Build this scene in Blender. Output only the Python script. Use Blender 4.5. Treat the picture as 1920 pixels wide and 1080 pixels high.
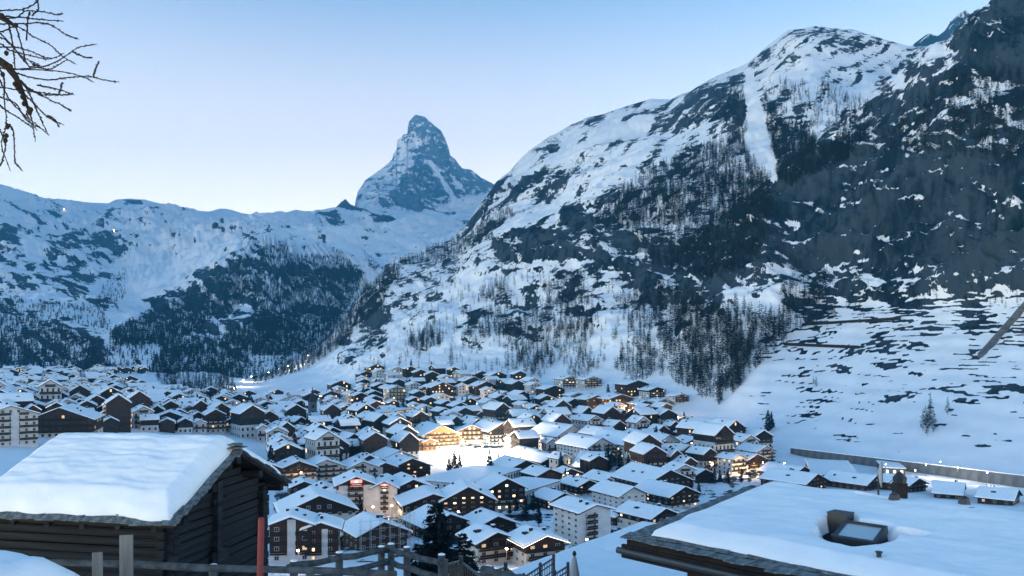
import bpy, bmesh, math, random
import numpy as np
from mathutils import Vector, Matrix

R = math.radians
scene = bpy.context.scene
COL = scene.collection
for o in list(bpy.data.objects):
    bpy.data.objects.remove(o)

# ---------------------------------------------------------------- camera
F = 1600.0            # focal length in pixels of a 1920 px wide frame (30 mm on 36 mm film)
HZ = 640.0            # pixel row of the horizon (the lens is shifted, the camera looks level)
cam = bpy.data.objects.new('camera', bpy.data.cameras.new('camera'))
COL.objects.link(cam)
scene.camera = cam
cam.location = (0, 0, 0)
cam.rotation_euler = (R(90), 0, 0)
cam.data.lens = 30.0
cam.data.sensor_width = 36.0
cam.data.shift_y = (HZ - 540.0) / 1920.0
cam.data.clip_start = 0.1
cam.data.clip_end = 40000

# ---------------------------------------------------------------- sky, sun, exposure
SUN_EL, SUN_AZ = 8.0, -108.0
w = bpy.data.worlds.new('World')
scene.world = w
w.use_nodes = True
nt = w.node_tree
sk = nt.nodes.new('ShaderNodeTexSky')
sk.sky_type = 'NISHITA'
sk.sun_disc = False
sk.sun_elevation = R(SUN_EL)
sk.sun_rotation = R(SUN_AZ)
sk.altitude = 1600
sk.air_density = 1.0
sk.dust_density = 0.5
sk.ozone_density = 1.6
bg = nt.nodes['Background']
tint = nt.nodes.new('ShaderNodeMix')
tint.data_type = 'RGBA'
tint.blend_type = 'MULTIPLY'
tint.inputs[0].default_value = 1.0
tint.inputs[7].default_value = (0.74, 0.95, 1.03, 1)
nt.links.new(sk.outputs[0], tint.inputs[6])
# the pale band that the evening sky shows above the horizon, the same all round
tc = nt.nodes.new('ShaderNodeTexCoord')
sz = nt.nodes.new('ShaderNodeSeparateXYZ')
nt.links.new(tc.outputs['Generated'], sz.inputs[0])
mr = nt.nodes.new('ShaderNodeMapRange')
mr.interpolation_type = 'SMOOTHSTEP'
mr.inputs[1].default_value = 0.45
mr.inputs[2].default_value = 0.10
nt.links.new(sz.outputs[2], mr.inputs[0])
pale = nt.nodes.new('ShaderNodeMix')
pale.data_type = 'RGBA'
pale.blend_type = 'ADD'
nt.links.new(mr.outputs[0], pale.inputs[0])
nt.links.new(tint.outputs[2], pale.inputs[6])
pale.inputs[7].default_value = (4.1, 2.6, 1.4, 1)
nt.links.new(pale.outputs[2], bg.inputs[0])
bg.inputs[1].default_value = 0.15
sun = bpy.data.objects.new('sun', bpy.data.lights.new('sun', 'SUN'))
COL.objects.link(sun)
sun.data.energy = 0.03
sun.data.angle = R(25)
sun.data.color = (1.0, 0.93, 0.85)
sd = Vector((math.sin(R(SUN_AZ)) * math.cos(R(SUN_EL)), math.cos(R(SUN_AZ)) * math.cos(R(SUN_EL)), math.sin(R(SUN_EL))))
sun.rotation_euler = sd.to_track_quat('Z', 'Y').to_euler()
scene.view_settings.view_transform = 'Standard'
scene.view_settings.look = 'None'
scene.view_settings.gamma = 1.0
scene.view_settings.exposure = 1.60
scene.cycles.use_denoising = True
scene.cycles.max_bounces = 5
scene.cycles.diffuse_bounces = 2
scene.cycles.glossy_bounces = 2
scene.cycles.transmission_bounces = 2
scene.cycles.volume_bounces = 0
scene.cycles.transparent_max_bounces = 6
scene.cycles.caustics_reflective = False
scene.cycles.caustics_refractive = False
scene.cycles.sample_clamp_indirect = 4.0

# ---------------------------------------------------------------- helpers
rng = np.random.default_rng(7)
random.seed(7)


def at(px, py, Y):
    """a point Y metres ahead, seen at pixel (px, py) of the 1920 x 1080 frame"""
    return Vector(((px - 960.0) / F * Y, Y, -(py - HZ) / F * Y))


def pix(p):
    return 960 + F * p[0] / p[1], HZ - F * p[2] / p[1]


def tag(o, label=None, cat=None, group=None, kind=None):
    if label: o['label'] = label
    if cat: o['category'] = cat
    if group: o['group'] = group
    if kind: o['kind'] = kind
    return o


def empty(name, loc=(0, 0, 0), rz=0.0):
    o = bpy.data.objects.new(name, None)
    COL.objects.link(o)
    o.location = loc
    o.rotation_euler = (0, 0, rz)
    o.empty_display_size = 0.5
    return o


def link(name, me, parent=None, mat=None):
    if mat is not None:
        me.materials.clear()
        me.materials.append(mat)
    o = bpy.data.objects.new(name, me)
    COL.objects.link(o)
    if parent is not None:
        o.parent = parent
    return o


def mesh_np(name, V, Fq, smooth=True):
    """mesh from numpy arrays; Fq is (n, 3) or (n, 4)"""
    me = bpy.data.meshes.new(name)
    V = np.asarray(V, dtype=np.float32)
    Fq = np.asarray(Fq, dtype=np.int32)
    k = Fq.shape[1]
    me.vertices.add(len(V))
    me.vertices.foreach_set('co', V.ravel())
    me.loops.add(Fq.size)
    me.loops.foreach_set('vertex_index', Fq.ravel())
    me.polygons.add(len(Fq))
    me.polygons.foreach_set('loop_start', np.arange(0, Fq.size, k, dtype=np.int32))
    me.polygons.foreach_set('loop_total', np.full(len(Fq), k, dtype=np.int32))
    me.update(calc_edges=True)
    if smooth:
        me.polygons.foreach_set('use_smooth', np.ones(len(Fq), dtype=bool))
    return me


def add_attr(me, name, vals):
    a = me.attributes.new(name, 'FLOAT', 'POINT')
    a.data.foreach_set('value', np.asarray(vals, dtype=np.float32).ravel())


# --- gradient noise, vectorised
_perm = np.random.default_rng(3).permutation(4096).astype(np.int64)
_grad = np.random.default_rng(4).normal(size=(4096, 3))
_grad /= np.linalg.norm(_grad, axis=1)[:, None]


def noise3(P):
    P = np.asarray(P, dtype=np.float64)
    I = np.floor(P).astype(np.int64)
    f = P - I
    u = f * f * f * (f * (f * 6 - 15) + 10)
    out = 0
    for dx in (0, 1):
        for dy in (0, 1):
            for dz in (0, 1):
                h = _perm[(_perm[(_perm[(I[..., 0] + dx) & 4095] + I[..., 1] + dy) & 4095] + I[..., 2] + dz) & 4095]
                g = _grad[h]
                d = (g[..., 0] * (f[..., 0] - dx) + g[..., 1] * (f[..., 1] - dy) + g[..., 2] * (f[..., 2] - dz))
                wgt = (u[..., 0] if dx else 1 - u[..., 0]) * (u[..., 1] if dy else 1 - u[..., 1]) * (u[..., 2] if dz else 1 - u[..., 2])
                out = out + wgt * d
    return out * 1.6


def fbm(P, octaves=5, gain=0.5, lac=2.03, ridged=False):
    P = np.asarray(P, dtype=np.float64)
    a, s, out, tot = 1.0, 1.0, 0.0, 0.0
    for i in range(octaves):
        n = noise3(P * s + i * 17.3)
        if ridged:
            n = 1.0 - 2.2 * np.abs(n)
        out = out + a * n
        tot += a
        a *= gain
        s *= lac
    return out / tot


def sstep(a, b, x):
    t = np.clip((x - a) / (b - a), 0, 1)
    return t * t * (3 - 2 * t)


def pchip(xk, yk, x):
    """monotone cubic interpolation, yk may have extra leading axes (..., n); x is 1-D"""
    xk = np.asarray(xk, float)
    yk = np.asarray(yk, float)
    h = np.diff(xk)
    d = np.diff(yk, axis=-1) / h
    m = np.zeros_like(yk)
    s = d[..., :-1] * d[..., 1:]
    w1 = 2 * h[1:] + h[:-1]
    w2 = h[1:] + 2 * h[:-1]
    with np.errstate(divide='ignore', invalid='ignore'):
        hm = (w1 + w2) / (w1 / d[..., :-1] + w2 / d[..., 1:])
    m[..., 1:-1] = np.where(s > 0, np.nan_to_num(hm), 0)
    m[..., 0] = d[..., 0]
    m[..., -1] = d[..., -1]
    x = np.clip(np.asarray(x, float), xk[0], xk[-1])
    i = np.clip(np.searchsorted(xk, x, side='right') - 1, 0, len(xk) - 2)
    t = (x - xk[i]) / h[i]
    h00 = 2 * t**3 - 3 * t**2 + 1
    h10 = t**3 - 2 * t**2 + t
    h01 = -2 * t**3 + 3 * t**2
    h11 = t**3 - t**2
    return h00 * yk[..., i] + h10 * h[i] * m[..., i] + h01 * yk[..., i + 1] + h11 * h[i] * m[..., i + 1]


def inpoly(x, y, poly, soft=0.0):
    """1 inside a polygon (numpy), with an optional soft rim in pixels"""
    x = np.asarray(x, float); y = np.asarray(y, float)
    c = np.zeros(x.shape, bool)
    dmin = np.full(x.shape, 1e9)
    n = len(poly)
    for i in range(n):
        x1, y1 = poly[i]
        x2, y2 = poly[(i + 1) % n]
        if y1 != y2:
            cond = ((y1 > y) != (y2 > y)) & (x < (x2 - x1) * (y - y1) / (y2 - y1) + x1)
            c ^= cond
        if soft:
            l2 = (x2 - x1)**2 + (y2 - y1)**2 + 1e-9
            t = np.clip(((x - x1) * (x2 - x1) + (y - y1) * (y2 - y1)) / l2, 0, 1)
            dmin = np.minimum(dmin, np.hypot(x - x1 - t * (x2 - x1), y - y1 - t * (y2 - y1)))
    if not soft:
        return c.astype(float)
    sd_ = np.where(c, dmin, -dmin)
    return sstep(-soft, soft, sd_)


# ---------------------------------------------------------------- materials
MATS = {}


def nodes_of(name):
    m = bpy.data.materials.new(name)
    m.use_nodes = True
    t = m.node_tree
    b = t.nodes['Principled BSDF']
    b.inputs['Specular IOR Level'].default_value = 0.25
    MATS[name] = m
    return m, t, b


def N(t, typ, **kw):
    n = t.nodes.new(typ)
    for k, v in kw.items():
        if k.startswith('_'):
            setattr(n, k[1:], v)
        else:
            n.inputs[k.replace('__', ' ')].default_value = v
    return n


def mix_rgb(t, fac, a, b, blend='MIX'):
    n = t.nodes.new('ShaderNodeMix')
    n.data_type = 'RGBA'
    n.blend_type = blend
    for sock, v in ((n.inputs[0], fac), (n.inputs[6], a), (n.inputs[7], b)):
        if hasattr(v, 'links') or isinstance(v, bpy.types.NodeSocket):
            t.links.new(v, sock)
        elif isinstance(v, (int, float)):
            sock.default_value = v
        else:
            sock.default_value = (*v, 1) if len(v) == 3 else v
    return n.outputs[2]


def math_n(t, op, a, b=None, c=None):
    n = t.nodes.new('ShaderNodeMath')
    n.operation = op
    for i, v in enumerate((a, b, c)):
        if v is None: continue
        if isinstance(v, (int, float)): n.inputs[i].default_value = v
        else: t.links.new(v, n.inputs[i])
    return n.outputs[0]


def ramp(t, fac, lo, hi):
    n = t.nodes.new('ShaderNodeMapRange')
    n.interpolation_type = 'SMOOTHSTEP'
    n.inputs[1].default_value = lo
    n.inputs[2].default_value = hi
    t.links.new(fac, n.inputs[0])
    return n.outputs[0]


def coords(t, scale, kind='Object'):
    tc = t.nodes.new('ShaderNodeTexCoord')
    mp = t.nodes.new('ShaderNodeMapping')
    mp.inputs['Scale'].default_value = scale
    t.links.new(tc.outputs[kind], mp.inputs[0])
    return mp.outputs[0]


def noise_n(t, vec, scale=1.0, detail=4.0, rough=0.55):
    n = t.nodes.new('ShaderNodeTexNoise')
    n.inputs['Scale'].default_value = scale
    n.inputs['Detail'].default_value = detail
    n.inputs['Roughness'].default_value = rough
    t.links.new(vec, n.inputs['Vector'])
    return n.outputs['Fac']


def simple(name, col, rough=0.8, var=0.25, scale=(1, 1, 1), spec=0.2, bump=0.0):
    """a plain surface with a little procedural grain"""
    m, t, b = nodes_of(name)
    b.inputs['Roughness'].default_value = rough
    b.inputs['Specular IOR Level'].default_value = spec
    v = coords(t, scale)
    n = noise_n(t, v, 1.0, 5)
    lo = tuple(c * (1 - var) for c in col)
    hi = tuple(min(1, c * (1 + var)) for c in col)
    t.links.new(mix_rgb(t, ramp(t, n, 0.3, 0.7), lo, hi), b.inputs['Base Color'])
    if bump:
        bn = t.nodes.new('ShaderNodeBump')
        bn.inputs['Strength'].default_value = bump
        bn.inputs['Distance'].default_value = 0.02
        t.links.new(n, bn.inputs['Height'])
        t.links.new(bn.outputs[0], b.inputs['Normal'])
    return m


def glow(name, col, strength):
    m, t, b = nodes_of(name)
    b.inputs['Base Color'].default_value = (0.8, 0.75, 0.6, 1)
    b.inputs['Emission Color'].default_value = (*col, 1)
    b.inputs['Emission Strength'].default_value = strength
    return m


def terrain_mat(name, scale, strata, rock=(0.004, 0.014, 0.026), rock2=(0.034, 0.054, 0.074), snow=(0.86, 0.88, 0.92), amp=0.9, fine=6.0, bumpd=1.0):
    """snow over rock: the 'rock' attribute on the vertices says how bare the ground is,
    noise (stretched level, like ledges) breaks its edges up"""
    m, t, b = nodes_of(name)
    b.inputs['Roughness'].default_value = 0.85
    b.inputs['Specular IOR Level'].default_value = 0.1
    at_ = t.nodes.new('ShaderNodeAttribute')
    at_.attribute_name = 'rock'
    v1 = coords(t, (scale, scale, scale * strata))
    n1 = noise_n(t, v1, 1.0, 7, 0.62)
    v2 = coords(t, (scale * fine, scale * fine, scale * fine * 0.6))
    n2 = noise_n(t, v2, 1.0, 7, 0.68)
    s = math_n(t, 'MULTIPLY_ADD', math_n(t, 'SUBTRACT', n1, 0.5), amp * 2.2, at_.outputs['Fac'])
    s = math_n(t, 'MULTIPLY_ADD', math_n(t, 'SUBTRACT', n2, 0.5), amp * 1.5, s)
    k = ramp(t, s, 0.475, 0.53)
    v3 = coords(t, (scale * 2.5, scale * 2.5, scale * 0.8))
    n3 = noise_n(t, v3, 1.0, 8, 0.65)
    n5 = noise_n(t, coords(t, (scale * 0.35, scale * 0.35, scale * 0.22)), 1.0, 3)
    rc = mix_rgb(t, ramp(t, math_n(t, 'MULTIPLY_ADD', n5, 0.9, math_n(t, 'SUBTRACT', n3, 0.45)), 0.34, 0.60), rock, rock2)
    n4 = noise_n(t, coords(t, (scale * 1.5,) * 3), 1.0, 3)
    sn = mix_rgb(t, ramp(t, n4, 0.3, 0.7), tuple(c * 0.93 for c in snow), snow)
    t.links.new(mix_rgb(t, k, sn, rc), b.inputs['Base Color'])
    bn = t.nodes.new('ShaderNodeBump')
    bn.inputs['Strength'].default_value = 0.7
    bn.inputs['Distance'].default_value = bumpd
    h = math_n(t, 'MULTIPLY', math_n(t, 'ADD', n3, n2), k)
    h = math_n(t, 'MULTIPLY_ADD', n2, 0.25, h)
    t.links.new(h, bn.inputs['Height'])
    t.links.new(bn.outputs[0], b.inputs['Normal'])
    return m
# ================================================================= terrain
def loft(cols, rows_py, rows_Y, px, nv, sub=None):
    """a relief sheet: control columns at 'cols', rows of (py, Y) per column; returns px, py, Y grids"""
    A = pchip(cols, np.asarray(rows_py, float).T, px)      # (rows, npx)
    B = pchip(cols, np.log(np.asarray(rows_Y, float)).T, px)
    vk = np.arange(A.shape[0])
    vs = []
    for i in range(A.shape[0] - 1):
        n = nv[i] if isinstance(nv, (list, tuple)) else nv
        vs.append(i + np.arange(n) / n)
    vs = np.concatenate(vs + [[A.shape[0] - 1.0]])
    PY = pchip(vk, A.T, vs).T                              # (nvs, npx)
    YY = np.exp(pchip(vk, B.T, vs).T)
    PX = np.broadcast_to(px, PY.shape)
    return PX, PY, YY, vs


def grid_faces(nr, nc):
    i = np.arange(nr * nc).reshape(nr, nc)
    return np.stack([i[:-1, :-1], i[:-1, 1:], i[1:, 1:], i[1:, :-1]], -1).reshape(-1, 4)


def to_xyz(PX, PY, YY):
    return np.stack([(PX - 960) / F * YY, YY, -(PY - HZ) / F * YY], -1)


# ---- the valley floor and the mountain on its far bank, one sheet running from the camera's feet to the crest
near_Y = [1.2, 6, 12, 20, 60, 130, 210]
near_z = [-2.5, -3.05, -4.9, -7.2, -21, -41, -56]
# each column: px, then (py, Y) for village front / mid / back, lower slope, cliff foot, cliff top, upper wood, upper snow, crest
C = [
    (-700, [(830, 300), (775, 420), (735, 600), (712, 800), (704, 1000), (700, 1200), (698, 1350), (700, 1500), (706, 1650)]),
    (-300, [(832, 360), (772, 520), (730, 750), (710, 1000), (702, 1250), (698, 1400), (697, 1550), (700, 1700), (706, 1900)]),
    (0, [(836, 400), (770, 600), (728, 880), (708, 1150), (700, 1350), (696, 1500), (696, 1620), (699, 1750), (706, 1950)]),
    (200, [(850, 410), (780, 620), (735, 900), (712, 1150), (703, 1350), (698, 1500), (697, 1620), (699, 1750), (706, 1950)]),
    (400, [(868, 430), (800, 630), (748, 900), (722, 1120), (712, 1280), (706, 1400), (703, 1500), (704, 1620), (712, 1850)]),
    (480, [(876, 440), (806, 640), (750, 920), (730, 1080), (722, 1180), (716, 1270), (713, 1350), (712, 1430), (711, 1500)]),
    (560, [(880, 450), (812, 640), (748, 940), (722, 1100), (708, 1220), (697, 1340), (688, 1450), (680, 1560), (672, 1650)]),
    (620, [(884, 455), (814, 645), (744, 940), (712, 1110), (692, 1260), (675, 1400), (660, 1550), (648, 1680), (636, 1800)]),
    (680, [(888, 458), (813, 650), (740, 920), (702, 1080), (670, 1260), (638, 1430), (608, 1600), (582, 1760), (560, 1920)]),
    (740, [(892, 458), (812, 655), (736, 890), (690, 1040), (638, 1250), (590, 1450), (550, 1650), (520, 1850), (490, 2050)]),
    (850, [(894, 458), (808, 670), (732, 860), (678, 1000), (608, 1200), (550, 1450), (515, 1700), (485, 1950), (450, 2200)]),
    (935, [(894, 460), (806, 680), (726, 850), (668, 985), (570, 1200), (480, 1480), (435, 1720), (392, 2050), (345, 2450)]),
    (1000, [(892, 462), (808, 670), (724, 840), (662, 970), (545, 1180), (455, 1400), (400, 1700), (340, 2100), (280, 2600)]),
    (1130, [(888, 468), (814, 645), (738, 780), (664, 900), (520, 1100), (425, 1250), (360, 1500), (290, 1900), (214, 2500)]),
    (1260, [(886, 472), (818, 630), (744, 740), (640, 850), (515, 1020), (415, 1150), (320, 1400), (258, 1800), (192, 2300)]),
    (1350, [(882, 480), (828, 600), (765, 690), (620, 800), (500, 960), (420, 1080), (285, 1400), (212, 1700), (140, 2100)]),
    (1440, [(876, 490), (846, 552), (790, 620), (602, 780), (490, 900), (370, 1030), (255, 1350), (165, 1700), (90, 2050)]),
    (1530, [(870, 503), (857, 535), (782, 610), (600, 780), (520, 860), (330, 1000), (270, 1150), (135, 1650), (52, 1950)]),
    (1606, [(876, 490), (866, 512), (772, 592), (592, 762), (512, 835), (304, 955), (251, 1040), (150, 1650), (60, 1950)]),
    (1692, [(884, 472), (876, 488), (764, 572), (585, 730), (502, 785), (300, 880), (176, 1010), (150, 1700), (88, 1950)]),
    (1768, [(892, 457), (884, 472), (758, 555), (582, 695), (495, 740), (300, 825), (112, 985), (104, 1500), (92, 1800)]),
    (1855, [(902, 440), (894, 454), (756, 535), (584, 655), (486, 692), (304, 765), (110, 890), (42, 985), (38, 1150)]),
    (1920, [(911, 425), (904, 438), (755, 520), (588, 622), (480, 660), (308, 722), (130, 840), (50, 920), (-8, 1010)]),
    (2200, [(940, 384), (932, 398), (762, 470), (592, 540), (480, 570), (310, 620), (110, 715), (-40, 800), (-190, 880)]),
    (2650, [(965, 352), (955, 364), (770, 420), (600, 470), (480, 495), (310, 540), (100, 620), (-80, 690), (-260, 760)]),
]
SKY_R = [(560, 672), (575, 668), (600, 655), (640, 615), (690, 560), (740, 490), (770, 480), (800, 474), (850, 450), (880, 425), (905, 388), (935, 345), (960, 325), (985, 296), (1000, 280), (1030, 256), (1100, 226), (1180, 202), (1225, 190), (1260, 191), (1300, 170), (1350, 140), (1400, 122), (1440, 90), (1480, 64), (1530, 52), (1600, 60), (1650, 74), (1700, 88)]
cols = np.array([c[0] for c in C], float)
rp = np.zeros((len(C), len(near_Y) + 10))
rY = np.zeros_like(rp)
for i, (cx, kn) in enumerate(C):
    fx = sstep(0, 1, np.array((cx - 350) / 400.0))
    for j, (Y, z) in enumerate(zip(near_Y, near_z)):
        rp[i, j] = HZ - F * z / Y
        rY[i, j] = Y
    for j, (py, Y) in enumerate(kn):
        rp[i, 7 + j] = py
        rY[i, 7 + j] = Y
    rp[i, -1] = kn[-1][0] + (30 if cx > 500 else 4)
    rY[i, -1] = kn[-1][1] * 1.25
px = np.concatenate([np.arange(-700, -60, 12.0), np.arange(-60, 1980, 3.0), np.arange(1980, 2651, 10.0)])
NVR = [3, 3, 4, 8, 12, 14, 20, 26, 30, 64, 56, 50, 46, 40, 34, 4]
PX, PY, YY, vsR = loft(cols, rp, rY, px, NVR)
# the crest follows the traced skyline
vcrest = 15.0
sk_x, sk_y = zip(*SKY_R)
want = np.interp(px, sk_x, sk_y)
icr = int(np.argmin(np.abs(vsR - vcrest)))
delta = np.where((px >= 560) & (px <= 1700), want - PY[icr], 0)
PY = PY + delta[None, :] * (np.clip((vsR - 13.0) / 2.0, 0, 1)**2)[:, None]
PY = PY + (18 * fbm(np.stack([PX / 60, 0 * PX, 0 * PX], -1), 3)) * sstep(560, 450, PX) * sstep(9.5, 11.5, np.broadcast_to(vsR[:, None], PX.shape))
P = to_xyz(PX, PY, YY)
VR = np.broadcast_to(vsR[:, None], PX.shape)


def poly_rock(PX, PY, polys, soft):
    out = np.zeros(PX.shape)
    for val, poly in polys:
        m = inpoly(PX, PY, poly, soft)
        out = out * (1 - m) + val * m
    return out


# roughness of the relief: flat in the village, coarse on the cliffs
mtn = sstep(9.0, 10.6, VR) * sstep(560, 700, PX) + sstep(9.6, 10.6, VR) * 0.15
mtn = np.clip(mtn, 0, 1)
terr = inpoly(PX, PY, [(1430, 640), (1500, 570), (2700, 540), (2700, 860), (1900, 870), (1640, 850), (1400, 790), (1380, 700)], 14)
cliff = np.maximum.reduce([
    inpoly(PX, PY, [(1060, 395), (1180, 440), (1290, 470), (1400, 420), (1475, 340), (1560, 296), (1700, 292), (2000, 300), (2660, 300), (2660, 540), (1920, 540), (1760, 535), (1620, 505), (1500, 520), (1400, 560), (1320, 585), (1230, 580), (1190, 540), (1110, 500), (1075, 470)], 16),
    inpoly(PX, PY, [(930, 470), (1000, 440), (1080, 455), (1120, 500), (1060, 505), (960, 495)], 6),
    inpoly(PX, PY, [(985, 300), (1040, 262), (1062, 285), (1010, 300)], 4),
    inpoly(PX, PY, [(935, 350), (1060, 335), (1050, 352), (960, 372), (905, 420)], 5),
    inpoly(PX, PY, [(1790, 110), (1930, -20), (2660, -300), (2660, 150), (1990, 160), (1850, 150)], 12),
])
amp_l = 26 * mtn * (1 - 0.75 * terr)
dn = fbm(P / 210.0, 5, 0.5, ridged=True)
dn2 = fbm(P / 46.0, 5, 0.55, ridged=True)
dn3 = fbm(P * np.array([1, 1, 2.2]) / 22.0, 4, 0.55)
edge = 1 - 0.6 * sstep(14.2, 15.0, VR)
disp = amp_l * dn * edge + (5.0 + 15.0 * cliff) * dn2 * mtn * (1 - 0.6 * terr) * edge + (2.0 + 3 * cliff) * dn3 * mtn * edge
# terraces on the open slope: level steps
zt = P[..., 2] + 5 * fbm(P / 70.0, 3)
step = np.abs(((zt / 9.5) % 1.0) - 0.5) * 2
disp = disp + terr * 0.8 * (step - 0.5)
view = P / np.linalg.norm(P, axis=-1, keepdims=True)
nrm = np.stack([-0.55 * np.ones(PX.shape), -0.45 * np.ones(PX.shape), 0.7 * np.ones(PX.shape)], -1)
P2 = P + nrm * disp[..., None]
# small swells on the village ground and the foreground snow
flat = 1 - mtn
P2[..., 2] += flat * (0.10 * fbm(P / 3.0, 3) * np.clip(YY / 10, 0, 1) + 0.6 * fbm(P / 25.0, 3) * sstep(20, 120, YY))
# level ground of the ice rink and the railway yard is left to the loft itself

du = np.gradient(P2, axis=1)
dv = np.gradient(P2, axis=0)
nn = np.cross(du, dv)
nn /= np.linalg.norm(nn, axis=-1, keepdims=True) + 1e-9
nn *= np.sign(nn[..., 2:3] + 1e-9)
slope = 1 - nn[..., 2]
S = 18.0
big = fbm(np.stack([PX / 90, PY / 60, 0 * PX], -1), 3)
diag = fbm(np.stack([(PX * 0.82 - PY * 0.57) / 75, (PX * 0.57 + PY * 0.82) / 15, 0 * PX], -1), 5, 0.55)
patch = fbm(np.stack([PX / 46, PY / 20, 0 * PX + 9], -1), 5, 0.6)
upper = inpoly(PX, PY, [(850, 480), (900, 350), (1230, 170), (1500, 20), (1720, 60), (1700, 190), (1500, 290), (1250, 400), (1080, 440)], 20)
rock = 0.14 + 0.19 * cliff + mtn * (0.29 + 0.40 * sstep(0.28, 0.75, slope)) - 0.25 * (1 - mtn)
rock += mtn * (0.22 * big + 0.85 * patch * (1 - upper) + 1.15 * diag * upper)
polysR = [
    (0.30, [(1250, 195), (1440, 95), (1530, 50), (1710, 90), (1690, 180), (1640, 215), (1560, 160), (1430, 150), (1330, 235), (1120, 330), (1060, 340), (1200, 240)]),
    (0.62, [(1440, 90), (1530, 55), (1640, 80), (1690, 110), (1640, 125), (1540, 100), (1460, 110)]),
    (0.70, [(1300, 190), (1420, 150), (1395, 250), (1300, 300), (1240, 270)]),
]
rock -= 0.26 * inpoly(PX, PY, [(990, 285), (1225, 195), (1250, 200), (1130, 300), (1000, 340), (940, 380)], 10)
rock -= 0.14 * inpoly(PX, PY, [(1440, 120), (1530, 75), (1690, 110), (1640, 200), (1550, 230), (1440, 190)], 14)
rock -= 0.25 * inpoly(PX, PY, [(960, 430), (1130, 330), (1250, 270), (1340, 240), (1330, 262), (1200, 330), (1050, 410), (960, 440)], 8)
rock += 0.42 * inpoly(PX, PY, [(1240, 300), (1260, 200), (1330, 165), (1400, 150), (1390, 220), (1360, 260)], 14) * 0.4
# wood floors and dark ravines under the trees are blotchy
rock += 0.16 * inpoly(PX, PY, [(1440, 260), (1600, 240), (1560, 300), (1480, 345)], 10)
rock += 0.07 * inpoly(PX, PY, [(1560, 290), (1700, 180), (1860, 50), (1990, -30), (2660, -200), (2660, 300), (1750, 290)], 16)
# clean open snowfields
for poly, wgt in (([(830, 560), (960, 520), (1010, 500), (1060, 520), (900, 590)], 0.35), ([(740, 640), (870, 590), (900, 640), (860, 700), (740, 700)], 0.30),
                  ([(1030, 640), (1200, 600), (1240, 600), (1180, 660), (1060, 690)], 0.38), ([(1250, 800), (1310, 720), (1330, 740), (1300, 800)], 0.5),
                  ([(1400, 790), (1480, 690), (1640, 760), (1920, 800), (2600, 800), (2600, 900), (1500, 850)], 0.06), ([(440, 735), (590, 660), (640, 640), (640, 700), (500, 760)], 0.45)):
    rock -= wgt * inpoly(PX, PY, poly, 12)
# avalanche runnel down the wooded flank
gx = np.interp(PY, [130, 180, 230, 290, 330, 365], [1404, 1414, 1424, 1428, 1440, 1470])
gw = np.interp(PY, [130, 180, 230, 290, 330, 365], [6, 9, 14, 20, 16, 4])
gully = sstep(1.5, 0.6, np.abs(PX - gx) / gw) * sstep(125, 140, PY) * sstep(372, 355, PY)
rock = rock * (1 - gully) - 0.4 * gully
# terrace walls: short level lines of stones and scrub
tl = fbm(np.stack([P[..., 0] / 30, P[..., 1] / 30, P[..., 2] / 1.5], -1), 3)
tl2 = fbm(np.stack([PX / 60, PY / 40, 0 * PX + 5], -1), 2)
open_ = np.interp(PY, [540, 600, 700, 800, 850], [0.85, 0.72, 0.50, 0.30, 0.15])
rock = rock * (1 - terr * 0.75) + terr * (0.76 * sstep(0.0, 0.24, tl + 0.5 * tl2 + (open_ - 0.55) * 0.6) - 0.02)
rock[VR < 8.2] = -0.6
vil = inpoly(PX, PY, [(500, 1060), (520, 815), (0, 800), (0, 705), (190, 695), (300, 740), (430, 755), (560, 744), (690, 720), (830, 706), (1000, 730), (1250, 770), (1345, 812), (1460, 860), (1480, 900), (1330, 960), (1050, 1060)], 6)
vil *= 1 - inpoly(PX, PY, [(770, 846), (965, 846), (955, 892), (780, 882)], 4)
rock = rock * (1 - vil) + vil * (0.45 + 0.5 * fbm(P / 9.0, 4, 0.6))  # dark noise patches: shrubs, walls, roads, plus shade between houses put into the colour
Vr = P2.reshape(-1, 3)
me = mesh_np('mountainside', Vr, grid_faces(*PX.shape))
add_attr(me, 'rock', rock)
M_R = terrain_mat('snow_and_rock', 0.045, 1.7, amp=0.62, fine=5.0, bumpd=1.2)
mo = link('mountainside', me, None, M_R)
tag(mo, 'snowy valley floor and steep rocky mountainside above the village', 'mountain', kind='structure')

# lookup: pixel -> point on the sheet
_gpx, _grid_py, _grid_P = px, PY, P2


def ground_px(px_, py_):
    """the point of the ground that is seen at a pixel (nearest visible crossing from below)"""
    j = int(np.clip(np.searchsorted(_gpx, px_), 1, len(_gpx) - 1))
    t = (px_ - _gpx[j - 1]) / (_gpx[j] - _gpx[j - 1])
    colp = _grid_P[:, j - 1] * (1 - t) + _grid_P[:, j] * t
    yy = HZ - F * colp[:, 2] / colp[:, 1]
    k = np.nonzero(yy <= py_)[0]
    i = int(k[0]) if len(k) else len(yy) - 1
    i = max(1, i)
    s = (yy[i - 1] - py_) / max(1e-6, yy[i - 1] - yy[i])
    s = min(1.0, max(0.0, s))
    return Vector(colp[i - 1] * (1 - s) + colp[i] * s)


def ground_xy(x, y):
    """height of the sheet below a point of the valley"""
    px_ = 960 + F * x / y
    j = int(np.clip(np.searchsorted(_gpx, px_), 1, len(_gpx) - 1))
    t = (px_ - _gpx[j - 1]) / (_gpx[j] - _gpx[j - 1])
    colp = _grid_P[:, j - 1] * (1 - t) + _grid_P[:, j] * t
    return float(np.interp(y, colp[:, 1], colp[:, 2]))


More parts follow.
